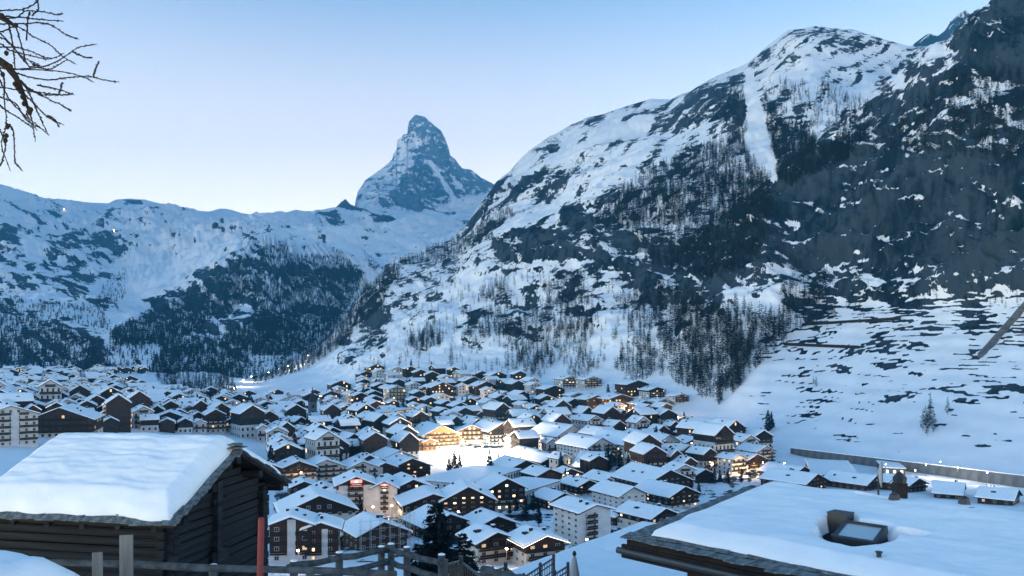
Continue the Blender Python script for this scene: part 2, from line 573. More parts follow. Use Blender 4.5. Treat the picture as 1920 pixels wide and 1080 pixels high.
# ---- the far left side of the valley: wooded lower hills, the wooded spur, snowfields and the skyline
CL = [
    # px, (py, Y): foot, wood 1, wood 2, spur foot, spur top, snow 1, snow 2, skyline
    (-900, [(760, 1100), (690, 1400), (625, 1900), (560, 2500), (500, 3300), (430, 4300), (380, 5200), (300, 6300)]),
    (-300, [(750, 1250), (688, 1500), (625, 2000), (565, 2600), (510, 3300), (430, 4300), (385, 5300), (322, 6500)]),
    (0, [(745, 1350), (685, 1600), (620, 2100), (575, 2600), (520, 3200), (440, 4200), (395, 5300), (350, 6500)]),
    (120, [(745, 1350), (685, 1600), (622, 2100), (585, 2600), (545, 3200), (460, 4200), (412, 5300), (378, 6600)]),
    (220, [(745, 1350), (682, 1600), (620, 2150), (592, 2650), (572, 3150), (480, 4300), (425, 5400), (386, 6600)]),
    (300, [(748, 1350), (690, 1600), (630, 2150), (595, 2600), (560, 3050), (470, 4300), (420, 5400), (384, 6700)]),
    (360, [(750, 1320), (692, 1600), (635, 2100), (592, 2550), (532, 3050), (462, 4200), (425, 5400), (396, 6800)]),
    (430, [(752, 1300), (694, 1600), (640, 2050), (590, 2500), (494, 3100), (452, 4200), (428, 5500), (398, 6800)]),
    (500, [(755, 1300), (698, 1600), (645, 2050), (588, 2500), (462, 3200), (445, 4400), (428, 5600), (406, 6800)]),
    (560, [(755, 1350), (700, 1700), (640, 2150), (590, 2600), (468, 3300), (448, 4500), (430, 5600), (398, 6900)]),
    (620, [(755, 1400), (690, 1850), (640, 2250), (592, 2700), (472, 3350), (448, 4500), (428, 5600), (396, 6800)]),
    (680, [(750, 1600), (690, 1950), (640, 2350), (592, 2800), (486, 3400), (452, 4500), (424, 5600), (392, 6800)]),
    (720, [(740, 1700), (680, 2050), (630, 2450), (580, 2850), (505, 3400), (458, 4500), (424, 5600), (395, 6800)]),
    (800, [(720, 1900), (660, 2200), (610, 2600), (560, 2950), (505, 3400), (462, 4400), (432, 5500), (404, 6800)]),
    (900, [(700, 2200), (640, 2500), (590, 2800), (540, 3100), (490, 3500), (450, 4400), (430, 5500), (415, 6800)]),
    (1060, [(700, 2600), (640, 2900), (590, 3200), (540, 3400), (490, 3700), (450, 4500), (430, 5600), (420, 6900)]),
]
SKY_L = [(-900, 300), (-300, 322), (-60, 338), (0, 350), (30, 359), (60, 366), (100, 377), (130, 379), (170, 382), (205, 386), (216, 380), (240, 376), (272, 377), (300, 386), (330, 393), (365, 399), (395, 402), (410, 396), (425, 393), (440, 401), (470, 406), (510, 408), (540, 402), (555, 396), (570, 402), (600, 401), (630, 392), (640, 380), (648, 374), (656, 384), (668, 390), (720, 398), (800, 404), (900, 415), (1060, 420)]
colsL = np.array([c[0] for c in CL], float)
rpL = np.array([[k[0] for k in c[1]] + [c[1][-1][0] + 25] for c in CL], float)
rYL = np.array([[k[1] for k in c[1]] + [c[1][-1][1] * 1.12] for c in CL], float)
pxl = np.concatenate([np.arange(-900, -60, 14.0), np.arange(-60, 960, 2.2), np.arange(960, 1061, 8.0)])
PX, PY, YY, vsL = loft(colsL, rpL, rYL, pxl, [10, 26, 26, 40, 40, 34, 30, 3])
icr = int(np.argmin(np.abs(vsL - 7.0)))
want = np.interp(pxl, *zip(*SKY_L))
PY = PY + (want - PY[icr])[None, :] * (np.clip((vsL - 6.0), 0, 1)**2)[:, None]
P = to_xyz(PX, PY, YY)
VL = np.broadcast_to(vsL[:, None], PX.shape)
spur = sstep(330, 450, PX) * sstep(760, 690, PX) * sstep(2.6, 3.2, VL) * sstep(4.3, 3.9, VL)
dn = fbm(P / 700.0, 5, 0.5, ridged=True)
dn2 = fbm(P / 150.0, 5, 0.55, ridged=True)
hl = sstep(0.6, 2.0, VL)
edge = 1 - 0.55 * sstep(6.0, 7.0, VL)
# gullies fan down the wooded spur
gul = np.abs(noise3(np.stack([(PX - 520) / np.maximum(40, (PY - 380)) * 9.0, PY / 160, 0 * PX], -1)))
midf = sstep(4.2, 4.9, VL) * sstep(6.9, 6.2, VL)
disp = (60 * dn + 20 * dn2) * hl * edge + (110 * fbm(P / 1100.0, 4, 0.5, ridged=True) - 30 + 30 * dn2) * midf - 26 * spur * sstep(0.3, 0.0, gul)
P2 = P.copy()
P2[..., 2] += disp * 0.75
P2[..., 1] -= disp * 0.6
du = np.gradient(P2, axis=1)
dv = np.gradient(P2, axis=0)
nn = np.cross(du, dv)
nn /= np.linalg.norm(nn, axis=-1, keepdims=True) + 1e-9
nn *= np.sign(nn[..., 2:3] + 1e-9)
slope = 1 - nn[..., 2]
rock = 0.36 + 0.4 * sstep(0.22, 0.7, slope) * (1 - spur) + 0.28 * fbm(np.stack([PX / 110, PY / 50, 0 * PX], -1), 3) + 0.75 * fbm(np.stack([(PX * 0.9 + PY * 0.44) / 50, (PY * 0.9 - PX * 0.44) / 14, 0 * PX], -1), 5, 0.6) * sstep(0, 200, 640 - PX) + 0.4 * fbm(np.stack([PX / 60, PY / 14, 0 * PX], -1), 4)
rock += 0.22 * inpoly(PX, PY, [(-900, 430), (0, 440), (90, 420), (200, 450), (260, 480), (220, 520), (200, 590), (0, 600), (-900, 600)], 18)
rock -= 0.06 * inpoly(PX, PY, [(230, 420), (330, 395), (640, 405), (860, 430), (860, 490), (700, 490), (480, 440), (330, 470), (250, 470)], 18)
rock -= 0.2 * inpoly(PX, PY, [(180, 560), (300, 470), (460, 450), (350, 540), (250, 600)], 12)
rock += 0.5 * inpoly(PX, PY, [(632, 388), (648, 372), (664, 386), (700, 405), (760, 430), (740, 432), (680, 412), (640, 408)], 5)
rock += 0.35 * inpoly(PX, PY, [(205, 388), (216, 379), (275, 376), (300, 386), (260, 390)], 3)
rock += 0.25 * inpoly(PX, PY, [(570, 425), (600, 410), (650, 425), (640, 440), (600, 440)], 4)
rock += 0.42 * fbm(np.stack([(PX * 0.94 + PY * 0.34) / 22, (PY * 0.94 - PX * 0.34) / 6, 0 * PX + 3], -1), 4, 0.6) * (1 - spur)
rock -= 0.11
for poly in ([(-300, 705), (-300, 590), (100, 602), (190, 640), (215, 695)], [(215, 625), (400, 522), (485, 465), (560, 480), (690, 515), (640, 605), (560, 668), (420, 640)], [(275, 700), (325, 640), (440, 640), (475, 690), (440, 728), (300, 725)]):
    rock += (0.30 if poly[0][0] != 275 else 0.14) * inpoly(PX, PY, poly, 14)
me = mesh_np('far_mountains', P2.reshape(-1, 3), grid_faces(*PX.shape))
add_attr(me, 'rock', rock)
M_L = terrain_mat('far_snow_and_rock', 0.011, 1.6, amp=0.55, fine=5.0, bumpd=5.0)
lo = link('far_mountains', me, None, M_L)
tag(lo, 'snowy slopes and wooded spur at the head of the valley', 'mountain', kind='structure')
_lpx, _lpy, _lP = pxl, PY, P2


def ground_left(px_, py_):
    j = int(np.clip(np.searchsorted(_lpx, px_), 1, len(_lpx) - 1))
    colp = _lP[:, j]
    yy = HZ - F * colp[:, 2] / colp[:, 1]
    k = np.nonzero(yy <= py_)[0]
    i = max(1, int(k[0])) if len(k) else len(yy) - 1
    s = (yy[i - 1] - py_) / max(1e-6, yy[i - 1] - yy[i])
    s = min(1.0, max(0.0, s))
    return Vector(colp[i - 1] * (1 - s) + colp[i] * s)


# ---- the pyramid peak
SKY_M = [(560, 440), (600, 425), (640, 408), (664, 388), (666, 380), (670, 361), (685, 338), (700, 327), (716, 316), (726, 307), (735, 299.5), (738, 287), (743, 283), (745, 261), (752, 259), (756, 253), (763.5, 251), (765.5, 231), (772, 222), (779, 215), (796, 219), (805, 227), (813, 234), (827, 245), (834, 259), (842, 280), (843.5, 291), (854, 299), (860, 308), (867, 316), (884, 318.5), (902, 333), (934, 349.5), (980, 380), (1040, 420), (1100, 460)]
pxm = np.concatenate([np.arange(560, 650, 4.0), np.arange(650, 950, 1.0), np.arange(950, 1101, 5.0)])
skm = np.interp(pxm, *zip(*SKY_M))
nvm = 210
t = np.linspace(0, 1, nvm)
base = np.interp(pxm, [560, 700, 850, 1100], [520, 520, 520, 540])
PY = base[None, :] + (skm - base)[None, :] * t[:, None]
PX = np.broadcast_to(pxm, PY.shape)
rx = np.interp(PY, [216, 250, 272, 300, 338, 365, 400, 520], [788, 793, 791, 783, 757, 733, 690, 600])   # the ridge that comes towards the valley
ryY = np.interp(PY, [216, 272, 338, 400, 520], [8600, 8480, 8150, 7300, 5200])
dxp = PX - rx
YY = ryY + np.where(dxp < 0, -dxp * 7.5, dxp * 6.0) * np.interp(PY, [216, 300, 400, 520], [0.6, 1.0, 0.8, 0.3])
# rib down the north face with the snow couloir behind it, lower apron flattening into the glacier
rib = np.interp(PY, [300, 380], [795, 845])
YY = YY - 160 * np.exp(-((PX - rib) / 9.0)**2) * sstep(290, 320, PY) * sstep(395, 370, PY)
P = to_xyz(PX, PY, YY)
ed = 1 - 0.93 * sstep(0.90, 1.0, np.broadcast_to(t[:, None], PX.shape))
hi = sstep(470, 380, PY)
d = (70 * fbm(P / 420.0, 6, 0.55, ridged=True) + 48 * fbm(P * np.array([1, 1, 3.0]) / 160.0, 5, 0.6)) * ed * (0.25 + 0.75 * hi)
P2 = P.copy()
P2[..., 1] -= d
P2[..., 2] += 0.3 * d
east = sstep(4, -10, dxp)
north = 1 - east
rock = 0.30 * east + 0.53 * north
rock *= sstep(405, 372, PY + 12 * fbm(np.stack([PX / 30, PY / 30, 0 * PX], -1), 3) + np.interp(PX, [660, 760, 840, 930], [8, -10, 8, 25]))
rock += 0.55 * inpoly(PX, PY, [(735, 362), (770, 372), (800, 390), (870, 405), (885, 415), (830, 402), (780, 398), (740, 378)], 4)
rock += 0.25 * east * sstep(262, 240, PY)
rock += 0.1
coul = np.interp(PY, [300, 390], [803, 862])
rock -= 0.75 * np.exp(-((PX - coul) / 4.0)**2) * sstep(302, 315, PY)
rock -= 0.35 * inpoly(PX, PY, [(845, 330), (862, 345), (872, 360), (856, 352)], 4)
rock += 0.3 * fbm(np.stack([PX / 40, PY / 12, 0 * PX], -1), 4) * east
me = mesh_np('pyramid_peak', P2.reshape(-1, 3), grid_faces(*PX.shape))
add_attr(me, 'rock', rock)
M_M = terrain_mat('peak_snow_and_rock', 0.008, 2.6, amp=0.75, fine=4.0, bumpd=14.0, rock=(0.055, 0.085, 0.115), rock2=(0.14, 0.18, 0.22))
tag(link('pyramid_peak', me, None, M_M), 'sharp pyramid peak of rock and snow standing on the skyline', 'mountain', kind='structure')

# ---- a far rocky summit behind the crag at the top right
SKY_F = [(1640, 200), (1690, 120), (1716, 80), (1735, 66), (1752, 72), (1768, 60), (1778, 42), (1790, 32), (1806, 22), (1822, 30), (1845, 30), (1870, 15), (1900, 30), (2000, 60), (2100, 130)]
pxf = np.arange(1640, 2101, 3.0)
skf = np.interp(pxf, *zip(*SKY_F))
t = np.linspace(0, 1, 50)
PY = 260 + (skf - 260)[None, :] * t[:, None]
PX = np.broadcast_to(pxf, PY.shape)
YY = 3000 + 700 * t[:, None] + np.abs(PX - 1790) * 2.0
P = to_xyz(PX, PY, YY)
P[..., 1] -= 70 * fbm(P / 160.0, 5, 0.55, ridged=True)
me = mesh_np('rocky_summit', P.reshape(-1, 3), grid_faces(*PX.shape))
add_attr(me, 'rock', 0.62 + 0.2 * fbm(P / 200.0, 3))
tag(link('rocky_summit', me, None, M_L), 'far rocky summit behind the dark crag', 'mountain', kind='structure')

# ---- the air
def box_mesh(name, a, b):
    (x0, y0, z0), (x1, y1, z1) = a, b
    V = [(x0, y0, z0), (x1, y0, z0), (x1, y1, z0), (x0, y1, z0), (x0, y0, z1), (x1, y0, z1), (x1, y1, z1), (x0, y1, z1)]
    me = bpy.data.meshes.new(name)
    me.from_pydata(V, [], [(0, 3, 2, 1), (4, 5, 6, 7), (0, 1, 5, 4), (1, 2, 6, 5), (2, 3, 7, 6), (3, 0, 4, 7)])
    return me


m = bpy.data.materials.new('haze')
m.use_nodes = True
t = m.node_tree
t.nodes.remove(t.nodes['Principled BSDF'])
pv = t.nodes.new('ShaderNodeVolumePrincipled')
pv.inputs['Color'].default_value = (0.10, 0.52, 1.0, 1)
pv.inputs['Density'].default_value = 9.5e-5
pv.inputs['Anisotropy'].default_value = 0.2
t.links.new(pv.outputs[0], t.nodes['Material Output'].inputs['Volume'])
hz = link('haze', box_mesh('haze', (-9500, -400, -420), (9500, 9900, 2330)), None, m)
tag(hz, 'thin blue evening haze filling the valley', 'haze', kind='stuff')
# ================================================================= trees
M_larch = simple('larch_wood', (0.010, 0.018, 0.026), 0.95, 0.3, (0.3, 0.3, 0.3))
M_conifer = simple('conifer_needles', (0.007, 0.018, 0.024), 0.95, 0.4, (0.6, 0.6, 0.6))
M_bark = simple('bark', (0.045, 0.038, 0.034), 0.95, 0.3, (2, 2, 0.4))


def larch_arrays(seed, whorls, per, h=1.0, spread=0.17, droop=0.25, width=0.012, sub=0):
    """unit-height bare larch: returns (trunk verts, tris), (crown verts, tris)"""
    r = np.random.default_rng(seed)
    k = 5
    V, T = [], []
    rings = [(0.0, 0.011), (0.35, 0.007), (1.0, 0.001)]
    for z, rad in rings:
        for i in range(k):
            a = 2 * math.pi * i / k
            V.append((rad * math.cos(a), rad * math.sin(a), z))
    for q in range(2):
        for i in range(k):
            a, b = q * k + i, q * k + (i + 1) % k
            T += [(a, b, b + k), (a, b + k, a + k)]
    tv, tt = np.array(V), np.array(T)
    V, T = [], []
    for wi in range(whorls):
        z = 0.14 + 0.84 * (wi + r.uniform(-0.3, 0.3)) / whorls
        prof = spread * (min(1.0, (z - 0.05) / 0.22)) * (1.02 - z)**0.75
        for b in range(per):
            a = r.uniform(0, 2 * math.pi)
            L = prof * r.uniform(0.55, 1.15)
            d = np.array([math.cos(a), math.sin(a), 0])
            s = np.array([-math.sin(a), math.cos(a), 0])
            p0 = np.array([0, 0, z])
            p1 = p0 + d * L * 0.6 + np.array([0, 0, -L * droop * r.uniform(0.2, 1.0)])
            p2 = p0 + d * L + np.array([0, 0, L * r.uniform(-0.15, 0.35) - L * droop])
            wd = width * r.uniform(0.7, 1.3)
            i0 = len(V)
            V += [p0 + s * wd * 0.4, p0 - s * wd * 0.4, p1 + s * wd * 0.8, p1 - s * wd * 0.5 - np.array([0, 0, wd * 1.6]), p2]
            T += [(i0, i0 + 1, i0 + 3), (i0, i0 + 3, i0 + 2), (i0 + 2, i0 + 3, i0 + 4)]
            for q in range(sub):
                f = r.uniform(0.3, 0.95)
                c = p0 + (p2 - p0) * f + np.array([0, 0, -L * droop * 0.4])
                e = c + s * L * r.uniform(-0.4, 0.4) + d * L * 0.2 + np.array([0, 0, -L * r.uniform(0.1, 0.5)])
                i0 = len(V)
                V += [c, c + np.array([0, 0, -wd * 0.9]), e]
                T += [(i0, i0 + 1, i0 + 2)]
    return (tv, tt), (np.array(V), np.array(T))


def conifer_arrays(seed, whorls, per, spread=0.2, width=0.05):
    return larch_arrays(seed, whorls, per, spread=spread, droop=0.45, width=width, sub=1)


FOREST_VARS = []
for sd_ in range(5):
    (tv, tt), (cv, ct) = larch_arrays(50 + sd_, 9, 4, spread=0.20 + 0.02 * (sd_ % 3), width=0.022)
    FOREST_VARS.append((np.vstack([tv, cv]), np.vstack([tt, ct + len(tv)])))
DENSE_VARS = []
for sd_ in range(4):
    (tv, tt), (cv, ct) = conifer_arrays(80 + sd_, 6, 4, 0.22, 0.06)
    DENSE_VARS.append((np.vstack([tv, cv]), np.vstack([tt, ct + len(tv)])))


def sample_poly(poly, n, rs):
    xs = [p[0] for p in poly]; ys = [p[1] for p in poly]
    out = []
    while len(out) < n:
        x = rs.uniform(min(xs), max(xs), n * 3)
        y = rs.uniform(min(ys), max(ys), n * 3)
        k = inpoly(x, y, poly) > 0.5
        out += list(zip(x[k], y[k]))
    return out[:n]


def forest_object(name, pts, variants, label, mat):
    """pts: list of (x, y, z, height): one mesh of many small trees"""
    Vs, Ts, off = [], [], 0
    rs = np.random.default_rng(len(pts))
    for i, (x, y, z, h) in enumerate(pts):
        v, tr = variants[rs.integers(len(variants))]
        a = rs.uniform(0, 6.28)
        c, s = math.cos(a), math.sin(a)
        wv = h * rs.uniform(0.8, 1.5)
        q = np.empty_like(v)
        q[:, 0] = x + (v[:, 0] * c - v[:, 1] * s) * wv
        q[:, 1] = y + (v[:, 0] * s + v[:, 1] * c) * wv
        q[:, 2] = z - 0.4 + v[:, 2] * h
        Vs.append(q)
        Ts.append(tr + off)
        off += len(v)
    me = mesh_np(name, np.vstack(Vs), np.vstack(Ts), smooth=False)
    return tag(link(name, me, None, mat), label, 'forest', kind='stuff')


rs = np.random.default_rng(11)
RW = [  # wood on the mountainside: (polygon of trunk feet, count, height range, phrase, group)
    ([(1262, 715), (1240, 630), (1300, 575), (1400, 590), (1475, 600), (1484, 640), (1410, 700), (1352, 768), (1312, 745)], 560, (15, 23), 'bare larch in the dense wood beside the terraced snow slope', 'larches in the wood beside the terraces'),
    ([(1190, 622), (1165, 560), (1250, 535), (1335, 560), (1300, 600), (1230, 625)], 230, (13, 19), None, None),
    ([(1112, 425), (1160, 375), (1220, 325), (1330, 275), (1385, 250), (1400, 265), (1420, 315), (1455, 355), (1475, 405), (1400, 435), (1330, 425), (1250, 425), (1180, 435)], 1900, (15, 23), None, None),
    ([(1440, 170), (1470, 230), (1560, 282), (1610, 255), (1640, 235), (1600, 300), (1500, 352), (1478, 345), (1452, 300)], 950, (15, 22), None, None),
    ([(1440, 150), (1560, 160), (1650, 205), (1600, 255), (1480, 235)], 280, (12, 18), None, None),
    ([(1365, 160), (1398, 148), (1404, 200), (1405, 280), (1375, 245), (1345, 222)], 230, (14, 20), None, None),
    ([(1190, 432), (1330, 432), (1460, 425), (1440, 495), (1350, 530), (1250, 505), (1200, 470)], 620, (14, 20), None, None),
    ([(1620, 262), (1720, 190), (1800, 140), (1940, 140), (1940, 312), (1700, 292), (1600, 300)], 420, (13, 20), 'bare larch on the snowy ledges above the grey cliff', 'larches above the grey cliff'),
    ([(745, 497), (870, 442), (960, 392), (975, 408), (880, 475), (860, 492), (780, 498)], 650, (13, 19), None, None),
    ([(470, 722), (560, 668), (640, 600), (740, 492), (765, 505), (705, 600), (640, 655), (580, 692), (500, 716)], 1500, (14, 20), None, None),
    ([(780, 645), (835, 605), (848, 650), (790, 662)], 70, (13, 19), 'bare larch in the small grove on open snow above houses', 'larches of the small grove'),
    ([(890, 605), (960, 560), (985, 622), (900, 645)], 110, (13, 19), None, None),
    ([(900, 562), (960, 520), (972, 560)], 60, (13, 18), None, None),
    ([(960, 625), (1050, 560), (1135, 570), (1120, 640), (1000, 705), (940, 695)], 290, (13, 19), 'bare larch in the loose wood above the hillside chalets', 'larches above the hillside chalets'),
    ([(1030, 540), (1110, 515), (1112, 572), (1040, 582)], 100, (13, 18), None, None),
    ([(1056, 705), (1095, 650), (1130, 695), (1080, 712)], 60, (11, 16), None, None),
    ([(1150, 690), (1225, 620), (1255, 705), (1175, 718)], 130, (12, 18), None, None),
    ([(640, 700), (740, 520), (1000, 500), (1250, 560), (1250, 650), (1000, 715), (700, 720)], 560, (9, 17), None, None),
    ([(1470, 612), (1480, 535), (1560, 515), (1572, 600), (1500, 632)], 120, (12, 18), None, None),
    ([(1570, 560), (1640, 530), (1920, 545), (1920, 580), (1600, 600)], 45, (8, 13), None, None),
    ([(1725, 770), (1750, 762), (1752, 812), (1728, 825)], 9, (14, 19), 'tall larch in the lone clump on the open terraced slope', 'larches of the lone clump'),
    ([(1520, 718), (1535, 715), (1530, 730)], 2, (9, 11), 'small larch standing beside a terrace wall on the snow slope', 'larches at the terrace wall'),
    ([(1775, 774), (1781, 774), (1778, 780)], 1, (12, 13), 'single small larch standing apart beside the lone clump', None),
    ([(290, 705), (440, 695), (442, 752), (400, 765), (320, 748)], 520, (12, 18), None, None),
]
indiv, rest = [], []
for poly, n, (h0, h1), lab, grp in RW:
    for (x, y) in sample_poly(poly, n, rs):
        p = ground_px(x, y)
        h = rs.uniform(h0, h1) * rs.uniform(0.6, 1.08)
        rec = (p.x, p.y, p.z, h)
        if lab:
            if n > 40:
                ys_ = [q[1] for q in poly]
                f_ = (y - min(ys_)) / (max(ys_) - min(ys_))
                band = 'topmost rows' if f_ < 0.35 else 'middle rows' if f_ < 0.7 else 'lowest rows'
                indiv.append((F * h / p.y, rec, lab + ', ' + band, grp))
            else:
                indiv.append((F * h / p.y, rec, lab, grp))
        else:
            rest.append(rec)
indiv.sort(key=lambda q: -q[0])
keep, left = [], {}
cap = {'larches in the wood beside the terraces': 110, 'larches above the grey cliff': 70, 'larches of the small grove': 40, 'larches above the hillside chalets': 50}
for q in indiv:
    g = q[3]
    if g in cap:
        if cap[g] <= 0:
            rest.append(q[1])
            continue
        cap[g] -= 1
    keep.append(q)
forest_object('larch_forest', rest, FOREST_VARS, 'dark bare larch forest covering the mountainside', M_larch)

TREE_MESH = []
for i in range(6):
    (tv, tt), (cv, ct) = larch_arrays(200 + i, 22, 5, spread=0.19 + 0.02 * (i % 3), width=0.011, sub=2)
    tm = mesh_np('larch_trunk', tv, tt)
    tm.materials.append(M_bark)
    cm = mesh_np('larch_crown', cv, ct, smooth=False)
    cm.materials.append(M_larch)
    TREE_MESH.append((tm, cm))
CON_MESH = []
for i in range(4):
    (tv, tt), (cv, ct) = conifer_arrays(300 + i, 24, 9, 0.19 + 0.02 * (i % 2), 0.022)
    tm = mesh_np('conifer_trunk', tv, tt)
    tm.materials.append(M_bark)
    cm = mesh_np('conifer_crown', cv, ct, smooth=False)
    cm.materials.append(M_conifer)
    CON_MESH.append((tm, cm))


def place_tree(name, meshes, p, h, label, group=None, wide=1.0):
    o = empty(name, (p[0], p[1], p[2] - 0.25), random.uniform(0, 6.28))
    o.scale = (h * wide, h * wide, h)
    tm, cm = random.choice(meshes)
    link('trunk', tm, o)
    link('crown', cm, o)
    return tag(o, label, 'tree', group)


for _, (x, y, z, h), lab, grp in keep:
    place_tree('larch_tree', TREE_MESH, (x, y, z), h, lab, grp, 1.15)

LW = [
    ([(-300, 705), (-300, 590), (-60, 592), (100, 602), (190, 640), (215, 695), (100, 705)], 2700, (13, 19)),
    ([(-60, 600), (0, 560), (200, 575), (210, 620), (100, 600)], 380, (12, 17)),
    ([(215, 625), (330, 562), (400, 522), (470, 478), (485, 540), (400, 605), (330, 645), (220, 650)], 2700, (13, 19)),
    ([(480, 600), (488, 475), (505, 462), (560, 480), (640, 482), (688, 515), (640, 605), (560, 668), (480, 668), (420, 635)], 5200, (13, 19)),
    ([(275, 700), (325, 640), (440, 640), (475, 690), (440, 728), (300, 725)], 1000, (14, 20)),
    ([(195, 695), (215, 620), (560, 600), (560, 705), (300, 725)], 800, (12, 18)),
    ([(188, 548), (240, 498), (238, 560), (200, 585)], 160, (12, 17)),
    ([(680, 470), (716, 500), (700, 512)], 40, (11, 16)),
    ([(560, 690), (640, 640), (700, 560), (690, 520), (640, 590), (560, 660)], 500, (13, 18)),
]
lp = []
for poly, n, (h0, h1) in LW:
    for (x, y) in sample_poly(poly, n, rs):
        p = ground_left(x, y)
        lp.append((p.x, p.y, p.z, rs.uniform(h0, h1) * rs.uniform(0.6, 1.1)))
forest_object('spruce_forest', lp, DENSE_VARS, 'dark forest on the lower hills and spur across the valley', M_conifer)
# ================================================================= mesh builder
class MB:
    def __init__(s):
        s.v, s.f, s.m = [], [], []

    def add(s, V, Fs, mi=0):
        o = len(s.v)
        s.v += [tuple(p) for p in V]
        s.f += [tuple(i + o for i in q) for q in Fs]
        s.m += [mi] * len(Fs)
        return s

    def box(s, x0, x1, y0, y1, z0, z1, mi=0):
        return s.add([(x0, y0, z0), (x1, y0, z0), (x1, y1, z0), (x0, y1, z0), (x0, y0, z1), (x1, y0, z1), (x1, y1, z1), (x0, y1, z1)],
                     [(0, 3, 2, 1), (4, 5, 6, 7), (0, 1, 5, 4), (1, 2, 6, 5), (2, 3, 7, 6), (3, 0, 4, 7)], mi)

    def prism(s, prof, y0, y1, mi=0):
        """profile in x-z, counter-clockwise seen from -y, extruded along y"""
        n = len(prof)
        V = [(x, y0, z) for x, z in prof] + [(x, y1, z) for x, z in prof]
        Fs = [tuple(range(n)), tuple(range(2 * n - 1, n - 1, -1))] + [(i, i + n, (i + 1) % n + n, (i + 1) % n) for i in range(n)]
        return s.add(V, Fs, mi)

    def tube(s, pts, rad, k=8, mi=0, cap=True):
        pts = [Vector(p) for p in pts]
        rads = rad if isinstance(rad, (list, tuple)) else [rad] * len(pts)
        o = len(s.v)
        up = Vector((0, 0, 1))
        for i, p in enumerate(pts):
            d = (pts[min(i + 1, len(pts) - 1)] - pts[max(i - 1, 0)]).normalized()
            a = d.cross(up)
            if a.length < 1e-3: a = d.cross(Vector((1, 0, 0)))
            a.normalize()
            b = a.cross(d).normalized()
            for j in range(k):
                t = 2 * math.pi * j / k
                s.v.append(tuple(p + (a * math.cos(t) + b * math.sin(t)) * rads[i]))
        for i in range(len(pts) - 1):
            for j in range(k):
                q = o + i * k + j
                r_ = o + i * k + (j + 1) % k
                s.f.append((q, r_, r_ + k, q + k)); s.m.append(mi)
        if cap:
            s.f.append(tuple(o + j for j in range(k))[::-1]); s.m.append(mi)
            e = o + (len(pts) - 1) * k
            s.f.append(tuple(e + j for j in range(k))); s.m.append(mi)
        return s

    def mesh(s, name, mats, smooth=False):
        me = bpy.data.meshes.new(name)
        me.from_pydata(s.v, [], s.f)
        for m_ in (mats if isinstance(mats, (list, tuple)) else [mats]):
            me.materials.append(m_)
        me.polygons.foreach_set('material_index', s.m)
        if smooth: me.polygons.foreach_set('use_smooth', [True] * len(s.f))
        bm = bmesh.new(); bm.from_mesh(me); bmesh.ops.recalc_face_normals(bm, faces=bm.faces); bm.to_mesh(me); bm.free()
        me.update()
        return me

    def obj(s, name, mats, parent=None, smooth=False):
        return link(name, s.mesh(name, mats, smooth), parent)


def snow_mat(name='roof_snow', sc=1.0, bump=0.35):
    m, t, b = nodes_of(name)
    b.inputs['Roughness'].default_value = 0.7
    b.inputs['Specular IOR Level'].default_value = 0.15
    v = coords(t, (sc, sc, sc))
    n = noise_n(t, v, 1.0, 5)
    n2 = noise_n(t, v, 9.0, 3)
    t.links.new(mix_rgb(t, ramp(t, n, 0.25, 0.75), (0.83, 0.86, 0.90), (0.90, 0.92, 0.94)), b.inputs['Base Color'])
    bn = t.nodes.new('ShaderNodeBump')
    bn.inputs['Strength'].default_value = bump
    bn.inputs['Distance'].default_value = 0.15 / sc
    t.links.new(math_n(t, 'MULTIPLY_ADD', n2, 0.25, n), bn.inputs['Height'])
    t.links.new(bn.outputs[0], b.inputs['Normal'])
    return m


def boards(name, c1, c2, width=0.2, vertical=False, rough=0.85):
    """weathered timber boards: fine relief and grain"""
    m, t, b = nodes_of(name)
    b.inputs['Roughness'].default_value = rough
    b.inputs['Specular IOR Level'].default_value = 0.15
    v = coords(t, (1.2, 1.2, 9.0) if not vertical else (9, 9, 0.8))
    n = noise_n(t, v, 1.0, 6, 0.65)
    t.links.new(mix_rgb(t, ramp(t, n, 0.3, 0.72), c1, c2), b.inputs['Base Color'])
    bn = t.nodes.new('ShaderNodeBump')
    bn.inputs['Strength'].default_value = 0.5
    bn.inputs['Distance'].default_value = 0.03
    t.links.new(n, bn.inputs['Height'])
    t.links.new(bn.outputs[0], b.inputs['Normal'])
    return m


M_snow = snow_mat()
M_plaster = simple('white_plaster', (0.50, 0.51, 0.52), 0.9, 0.10, (0.25, 0.25, 0.6))
M_cream = simple('cream_plaster', (0.52, 0.48, 0.42), 0.9, 0.10, (0.25, 0.25, 0.6))
M_dark = boards('dark_timber', (0.012, 0.011, 0.011), (0.036, 0.029, 0.026))
M_brown = boards('brown_timber', (0.036, 0.022, 0.017), (0.072, 0.044, 0.034))
M_honey = boards('honey_timber', (0.16, 0.085, 0.04), (0.28, 0.16, 0.08))
M_slate = simple('roof_edge', (0.028, 0.026, 0.026), 0.8, 0.3, (2, 2, 2))
M_conc = simple('concrete', (0.115, 0.13, 0.145), 0.9, 0.3, (0.25, 0.25, 0.5), bump=0.3)
M_frame = simple('window_frame', (0.42, 0.41, 0.40), 0.6, 0.1)
M_metal = simple('dark_metal', (0.03, 0.033, 0.036), 0.45, 0.2, spec=0.5)
m, t, b = nodes_of('dark_glass')
b.inputs['Roughness'].default_value = 0.12
b.inputs['Specular IOR Level'].default_value = 0.5
t.links.new(mix_rgb(t, ramp(t, noise_n(t, coords(t, (0.4,) * 3), 1, 2), 0.3, 0.7), (0.012, 0.016, 0.022), (0.03, 0.036, 0.045)), b.inputs['Base Color'])
M_glass = m


